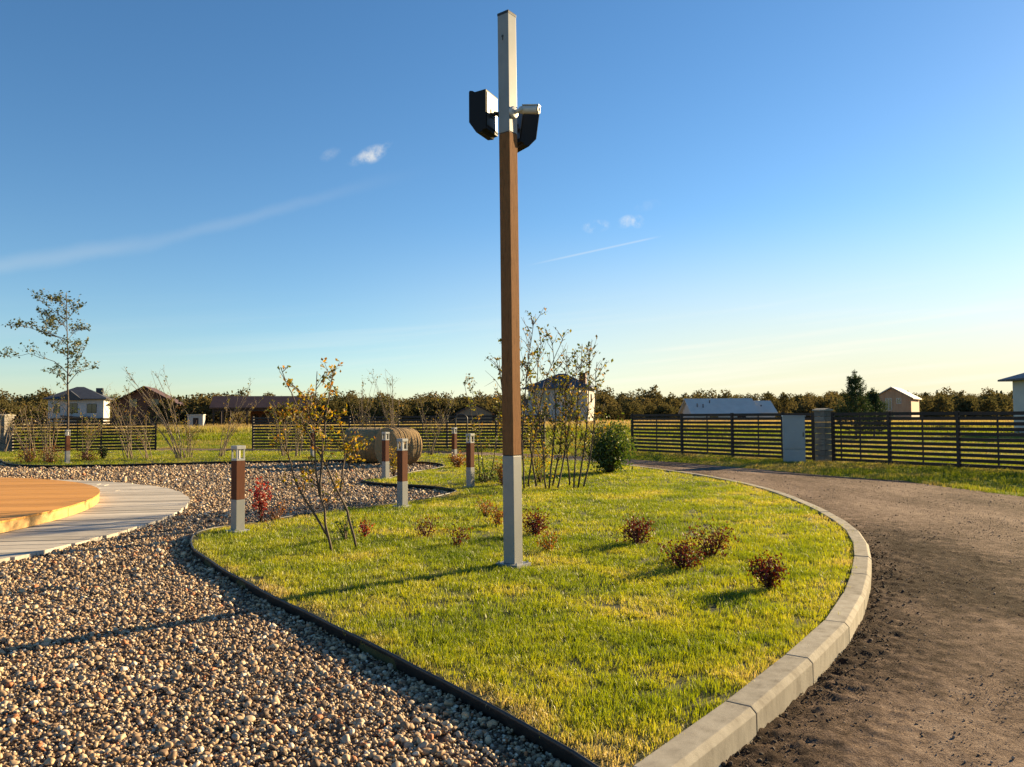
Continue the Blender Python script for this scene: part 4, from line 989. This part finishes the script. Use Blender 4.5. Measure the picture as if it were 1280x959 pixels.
def tree_mesh(name, h, w, n, seed, mat='wood_far', q=.5, conifer=False):
    rs = np.random.default_rng(seed); pts = []; tint = []
    if conifer:
        t = rs.random(n)**.8; a = rs.uniform(0, 6.283, n); r = w/2*(1-t)*np.sqrt(rs.uniform(.15, 1, n))*(.75+.5*((t*9) % 1)); pts = np.stack([r*np.cos(a), r*np.sin(a), h*(.1+.9*t)], 1); tint = rs.random(n)*.4
    else:
        k = 13; cs = []
        for i in range(k):
            a = rs.uniform(0, 6.283); z = rs.uniform(.22, .88); rr = w/2*.62*math.sqrt(rs.random())*math.sin(math.pi*min(1, z*.9+.1))**.5; cs.append((rr*math.cos(a), rr*math.sin(a), z*h, rs.uniform(.13, .25)*w, rs.random()))
        for c in cs:
            m = n//k; d = rs.normal(size=(m, 3)); d /= np.linalg.norm(d, axis=1)[:, None]; rad = c[3]*rs.uniform(.5, 1.1, m)[:, None]
            pts.append(np.array(c[:3])+d*rad*np.array([1, 1, .95])); tint.append(np.clip(c[4]*.6+rs.random(m)*.4, 0, 1))
        pts = np.concatenate(pts); tint = np.concatenate(tint); ok = pts[:, 2] > .25; pts = pts[ok]; tint = tint[ok]
    V, Fq, t = leaves(pts, q*rs.uniform(.6, 1.3, len(pts)), rs, up=.1, aspect=.85, tint=tint)
    m = MB().tube([(0, 0, -.5), (0, 0, h*.45), (.1, 0, h*.85)], [w*.022, w*.016, w*.006], 5)
    if not conifer:
        for c in cs: m.tube([(0, 0, h*.25), (c[0]*.5, c[1]*.5, (h*.25+c[2])/2), c[:3]], [w*.009, w*.006, w*.002], 3)
    V2 = np.array(m.v); F2 = []
    for f in m.f:
        for i in range(1, len(f)-1): F2.append((f[0], f[i], f[i+1]))
    V = np.concatenate([V, V2]); k0 = len(t); Fq = np.concatenate([Fq, np.array(F2)+k0]); t = np.concatenate([t, np.full(len(V2), .55)])
    return npmesh(name, V, Fq, mat, t)
decid = [tree_mesh('far_tree', 8.0+i*.35, 6.5+i*.4, 1100, 200+i, q=.5) for i in range(5)]
conif = [tree_mesh('far_spruce', 11, 3.6, 420, 220+i, q=.7, conifer=True, mat='needle') for i in range(2)]
brushm = [tree_mesh('far_thicket', 4.5, 5, 650, 230+i, q=.42) for i in range(3)]
def far_wood():
    pts = []; scl = []; 
    rs = np.random.default_rng(5)
    def row(n, y0, y1, s0, s1, b0=-60, b1=60, flt=None, zs=1.0):
        b = np.radians(rs.uniform(b0, b1, n)); Y = rs.uniform(y0, y1, n); x = Y*np.tan(b); Rr = np.hypot(x, Y)
        s = rs.uniform(s0, s1, n)*(.75+.5*vnoise(x, Y, .03, 3))
        z = np.clip((Rr-260)/500, 0, 1)**1.3*9*(.6+.8*fbm(x, Y, .004, 3, 5))-.2
        pts.append(np.stack([x, Y, z], 1)); scl.append(np.stack([s, s, s*zs], 1))
    row(700, 190, 290, .62, .98); row(520, 290, 420, .75, 1.1); row(480, 420, 700, .85, 1.3)
    P_ = np.concatenate(pts); S_ = np.concatenate(scl); rot = np.zeros_like(P_); rot[:, 2] = rs.uniform(0, 6.28, len(P_))
    o = scatter('far_woodland', P_, S_, rot, decid); tag(o, 'continuous olive-brown woodland along the horizon', 'woodland', kind='stuff')
    pts.clear(); scl.clear(); row(200, 450, 680, .7, 1.05)
    P_ = np.concatenate(pts); S_ = np.concatenate(scl); rot = np.zeros_like(P_); rot[:, 2] = rs.uniform(0, 6.28, len(P_))
    o = scatter('far_spruce_belt', P_, S_, rot, conif); tag(o, 'belt of pointed dark spruces behind the woodland', 'woodland', kind='stuff')
    pts.clear(); scl.clear(); row(90, 150, 180, .8, 1.25, -42, -27); row(60, 120, 150, .8, 1.2, -24.5, -19); row(130, 140, 180, .8, 1.2, -14, 0); row(50, 160, 190, .7, 1.0, 6, 13); row(120, 130, 175, .6, 1.0, 24, 42); row(420, 182, 215, .8, 1.35, -48, 48)
    P_ = np.concatenate(pts); S_ = np.concatenate(scl); rot = np.zeros_like(P_); rot[:, 2] = rs.uniform(0, 6.28, len(P_))
    o = scatter('field_thicket', P_, S_, rot, brushm); tag(o, 'scrubby willow thicket at the far side of the meadow', 'thicket', kind='stuff')
far_wood()
for i, (px, Y, s, k, lb) in enumerate([(984, 150, .72, 1, 'round-topped olive tree rising behind the metal-roofed bungalow'), (1203, 140, .70, 2, 'airy tree beyond the fence left of the white rendered house'), (1178, 142, .62, 3, 'smaller tree between timber cabin and the airy tree'),
                                       (240, 125, .66, 0, 'broad yellow-green tree beside the dark timber house'), (300, 160, .85, 4, 'pale round tree behind the carport roof')]):
    r = empty('field_tree', (P(px, 520, Y).x, Y, -.1), i*1.3, lb, 'tree', 'single trees beyond the fences'); r.scale = (s, s, s)
    h, w = 8.5, 6.2
    MB().tube([(0, 0, -.4), (.05, 0, h*.3), (0, .05, h*.5)], [.16, .13, .08], 7).build('trunk', 'bark', r, smooth=True)
    link(bpy.data.objects.new('crown', decid[k]), r)

# ------------------------------------------------------------------ ground cover
def in_view(x, y, margin=50, ymin=1.6): return (y > ymin) & (np.abs(x) < np.maximum(y, .1)*math.tan(R(margin))+.6)
def sample(outline, zones, holes=None):
    """zones: (ymin, ymax, density, scale)"""
    X, Y, S = [], [], []
    xs = [p[0] for p in outline]; ys = [p[1] for p in outline]
    for y0, y1, den, s in zones:
        lim = y1*math.tan(R(50))+.6; x0, x1 = max(min(xs), -lim), min(max(xs), lim); yy0, yy1 = max(y0, min(ys)), min(y1, max(ys))
        if yy1 <= yy0: continue
        n = int((x1-x0)*(yy1-yy0)*den); x = rng.uniform(x0, x1, n); y = rng.uniform(yy0, yy1, n)
        ok = in_view(x, y); x, y = x[ok], y[ok]; ok = inpoly(x, y, outline); x, y = x[ok], y[ok]
        X.append(x); Y.append(y); S.append(np.full(len(x), s))
    return np.concatenate(X), np.concatenate(Y), np.concatenate(S)
def pebble(seed, sub=2):
    bm = bmesh.new(); bmesh.ops.create_icosphere(bm, subdivisions=sub, radius=.52); rs = random.Random(seed)
    sx, sy, sz = 1, rs.uniform(.65, .95), rs.uniform(.45, .75); off = Vector((rs.uniform(0, 90), rs.uniform(0, 90), 0))
    cuts = [(Vector((rs.gauss(0, 1), rs.gauss(0, 1), rs.gauss(0, 1))).normalized(), rs.uniform(.24, .42)) for _ in range(rs.randint(4, 8))]
    for v in bm.verts:
        for nrm, d in cuts:
            e = v.co.dot(nrm)-d
            if e > 0: v.co -= nrm*e*.85
        k = 1+.22*mnoise.noise(v.co*2.3+off); v.co = Vector((v.co.x*sx*k, v.co.y*sy*k, v.co.z*sz*k))
    me = bpy.data.meshes.new('pebble'); bm.to_mesh(me); bm.free(); me.polygons.foreach_set('use_smooth', [True]*len(me.polygons)); return me
def gravel():
    vs = [pebble(i) for i in range(10)]
    for v in vs: v.materials.append(MATS['pebble'])
    x, y, s = sample(gravel_outline, [(1.6, 5.2, 3100, 1), (5.2, 8, 2200, 1.1), (8, 12, 900, 1.45), (12, 19, 380, 2.0), (19, 42, 120, 3.0)])
    ok = np.hypot(x-DC[0], y-DC[1]) > PR-.03
    x, y, s = x[ok], y[ok], s[ok]; n = len(x)
    size = np.clip(rng.lognormal(math.log(.0190), .48, n), .008, .062)*s**.75
    z = ZG-.012+size*.12+rng.uniform(0, .016, n)+.022*(fbm(x, y, 1.6, 3, 9)-.45)
    ang = rng.uniform(-.6, .6, (n, 3)); ang[:, 2] = rng.uniform(0, 6.28, n)
    o = scatter('gravel_stones', np.stack([x, y, z], 1), np.repeat(size[:, None], 3, 1), ang, vs); tag(o, 'loose rounded tan and brown pebbles covering the bed', 'gravel', kind='stuff')
gravel()
def blades(name, mat, n, rad, h0, h1, w, seed, lean=.45, seg=2):
    rs = np.random.default_rng(seed); V = []; Fq = []; T = []
    for i in range(n):
        a = rs.uniform(0, 6.283); r = rad*math.sqrt(rs.random()); b = np.array([r*math.cos(a), r*math.sin(a), -.006]); h = rs.uniform(h0, h1); d = rs.uniform(0, 6.283); l = lean*h*rs.uniform(.1, 1)
        dv = np.array([math.cos(d), math.sin(d), 0]); sv = np.array([-dv[1], dv[0], 0]); tw = rs.uniform(-1, 1); sv = sv*math.cos(tw)+dv*math.sin(tw); k = len(V); ww = w*rs.uniform(.6, 1.3)
        mid = b+dv*l*.35+np.array([0, 0, h*.6]); tip = b+dv*l+np.array([0, 0, h*rs.uniform(.85, 1)])
        V += [b-sv*ww/2, b+sv*ww/2, mid+sv*ww*.4, mid-sv*ww*.4, tip]; Fq += [(k, k+1, k+2), (k, k+2, k+3), (k+3, k+2, k+4)]; T += [min(1, max(0, rs.beta(1.6, 2.6)))]*5
    return npmesh(name, np.array(V), np.array(Fq), mat, np.array(T))
def grass():
    vs = [blades('lawn_tuft', 'grass', 26, .06, .025, .06, .0036, 300+i, .55) for i in range(6)]
    x, y, s = sample(lawn_outline, [(1.6, 6, 420, 1), (6, 10, 240, 1.25), (10, 17, 110, 1.7), (17, 26, 48, 2.3), (26, 50, 20, 3.2)])
    n = len(x); el = [(p.x, p.y) for p in resample(edge, .3)]; kl = [(p.x, p.y) for p in resample(kerb, .4)]
    de, dk = polydist(x, y, el), polydist(x, y, kl)
    ok = de > .045*s; x, y, s, de, dk = x[ok], y[ok], s[ok], de[ok], dk[ok]; n = len(x)
    dry = np.clip(1-de/.30, 0, 1)*(.4+1.0*fbm(x, y, 3, 3, 2))+np.clip(1-dk/.45, 0, 1)*.5*(.4+fbm(x, y, 2.4, 3, 6))
    patch = np.clip((fbm(x, y, 1.7, 4, 31)-.48)*2.2, -.3, .4); dry = dry+patch
    ang = rng.normal(0, .12, (n, 3)); ang[:, 2] = rng.uniform(0, 6.28, n)
    hz = s**.25*rng.uniform(.75, 1.3, n)*(1-.3*np.clip(dry, 0, 1))*(.8+.45*fbm(x, y, 5, 2, 77))
    sc = np.stack([s*rng.uniform(.85, 1.2, n), s*rng.uniform(.85, 1.2, n), hz], 1)
    o = scatter('lawn_grass', np.stack([x, y, np.full(n, ZL-.01)], 1), sc, ang, vs, {'dry': dry}); tag(o, 'short yellow-green mown grass of the lawn island', 'grass', kind='stuff')
    # verge and meadow beyond the road
    vs = [blades('verge_tuft', 'wild_grass', 30, .16, .05, .16, .008, 330+i, .6) for i in range(5)]
    vo = [(p.x, p.y) for p in verge]+[(-34, 60), (60, 60), (60, 12)]
    x, y, s = sample(vo, [(8, 30, 26, 1.1), (30, 45, 9, 1.8), (45, 60, 3.5, 2.6)]); n = len(x)
    dry = np.clip((fbm(x, y, .7, 4, 41)-.5)*2.8+.12, -.25, .6)
    ang = rng.normal(0, .12, (n, 3)); ang[:, 2] = rng.uniform(0, 6.28, n); sc = np.stack([s, s, rng.uniform(.5, 1.2, n)*(.6+.8*fbm(x, y, .9, 3, 15))], 1)
    o = scatter('verge_grass', np.stack([x, y, np.full(n, -.03)], 1), sc, ang, vs, {'dry': dry}); tag(o, 'uneven rough grass of the verge and near meadow', 'grass', kind='stuff')
    vs = [blades('meadow_tuft', 'wild_grass', 60, .9, .35, 1.0, .045, 350+i, .3) for i in range(4)]
    n = 15000; yy = rng.uniform(60, 150, n); xx = rng.uniform(-1.1, 1.1, n)*yy; dry = np.clip((yy-78)/22, -.2, .9)+rng.normal(0, .08, n)
    ang = np.zeros((n, 3)); ang[:, 2] = rng.uniform(0, 6.28, n); hs = np.where(yy > 82, rng.uniform(.7, 1.25, n), rng.uniform(.2, .45, n))
    o = scatter('meadow_grass', np.stack([xx, yy, np.full(n, -.05)], 1), np.stack([np.ones(n)*1.3, np.ones(n)*1.3, hs], 1), ang, vs, {'dry': dry}); tag(o, 'tall dry tan grass in the far meadow', 'grass', kind='stuff')
grass()
def crumbs():
    vs = [pebble(500+i, 2 if i < 3 else 1) for i in range(6)]
    for v in vs: v.materials.clear(); v.materials.append(MATS['soil_crumb'])
    x, y, s = sample(road_outline, [(1.6, 6, 2600, 1), (6, 10, 1500, 1.1), (10, 15, 300, 1.5)])
    kl = [(p.x, p.y) for p in resample(kerb, .3)]; dk = polydist(x, y, kl)
    pr = np.clip(1-(dk-.16)/.55, 0, 1)**1.3*(.3+1.2*fbm(x, y, 3, 3, 8))+.03*np.clip((fbm(x, y, 1.2, 3, 4)-.4)*5, 0, 1)
    ok = (rng.random(len(x)) < pr) & (dk > .17); x, y, s, dk = x[ok], y[ok], s[ok], dk[ok]; n = len(x)
    near = np.clip(1-(dk-.2)/.5, 0, 1); size = np.clip(rng.lognormal(math.log(.0062), .6, n), .003, .03)*s*(.7+.7*near)
    ang = rng.uniform(-1, 1, (n, 3)); ang[:, 2] = rng.uniform(0, 6.28, n)
    o = scatter('soil_crumbs', np.stack([x, y, .006+.018*near+size*.1], 1), np.repeat(size[:, None], 3, 1), ang, vs); tag(o, 'crumbled dark soil scattered on the road along the kerb', 'soil', kind='stuff')
crumbs()

def grit():
    vs = [pebble(600+i, 1) for i in range(5)]
    for v in vs: v.materials.clear(); v.materials.append(MATS['road_grit'])
    x, y, s = sample(road_outline, [(1.6, 6, 1500, 1), (6, 10, 700, 1.25), (10, 16, 220, 1.7), (16, 26, 60, 2.4)])
    kl = [(p.x, p.y) for p in resample(kerb, .3)]; dk = polydist(x, y, kl)
    ok = (dk > .19) & (rng.random(len(x)) < np.clip((fbm(x, y, 1.5, 3, 55)-.3)*3, .12, 1)); x, y, s = x[ok], y[ok], s[ok]; n = len(x)
    size = np.clip(rng.lognormal(math.log(.0058), .5, n), .0025, .024)*s; ang = rng.uniform(-1, 1, (n, 3)); ang[:, 2] = rng.uniform(0, 6.28, n)
    o = scatter('road_grit', np.stack([x, y, .004+size*.15], 1), np.repeat(size[:, None], 3, 1), ang, vs); tag(o, 'fine loose grit and small stones lying on the road', 'grit', kind='stuff')
grit()
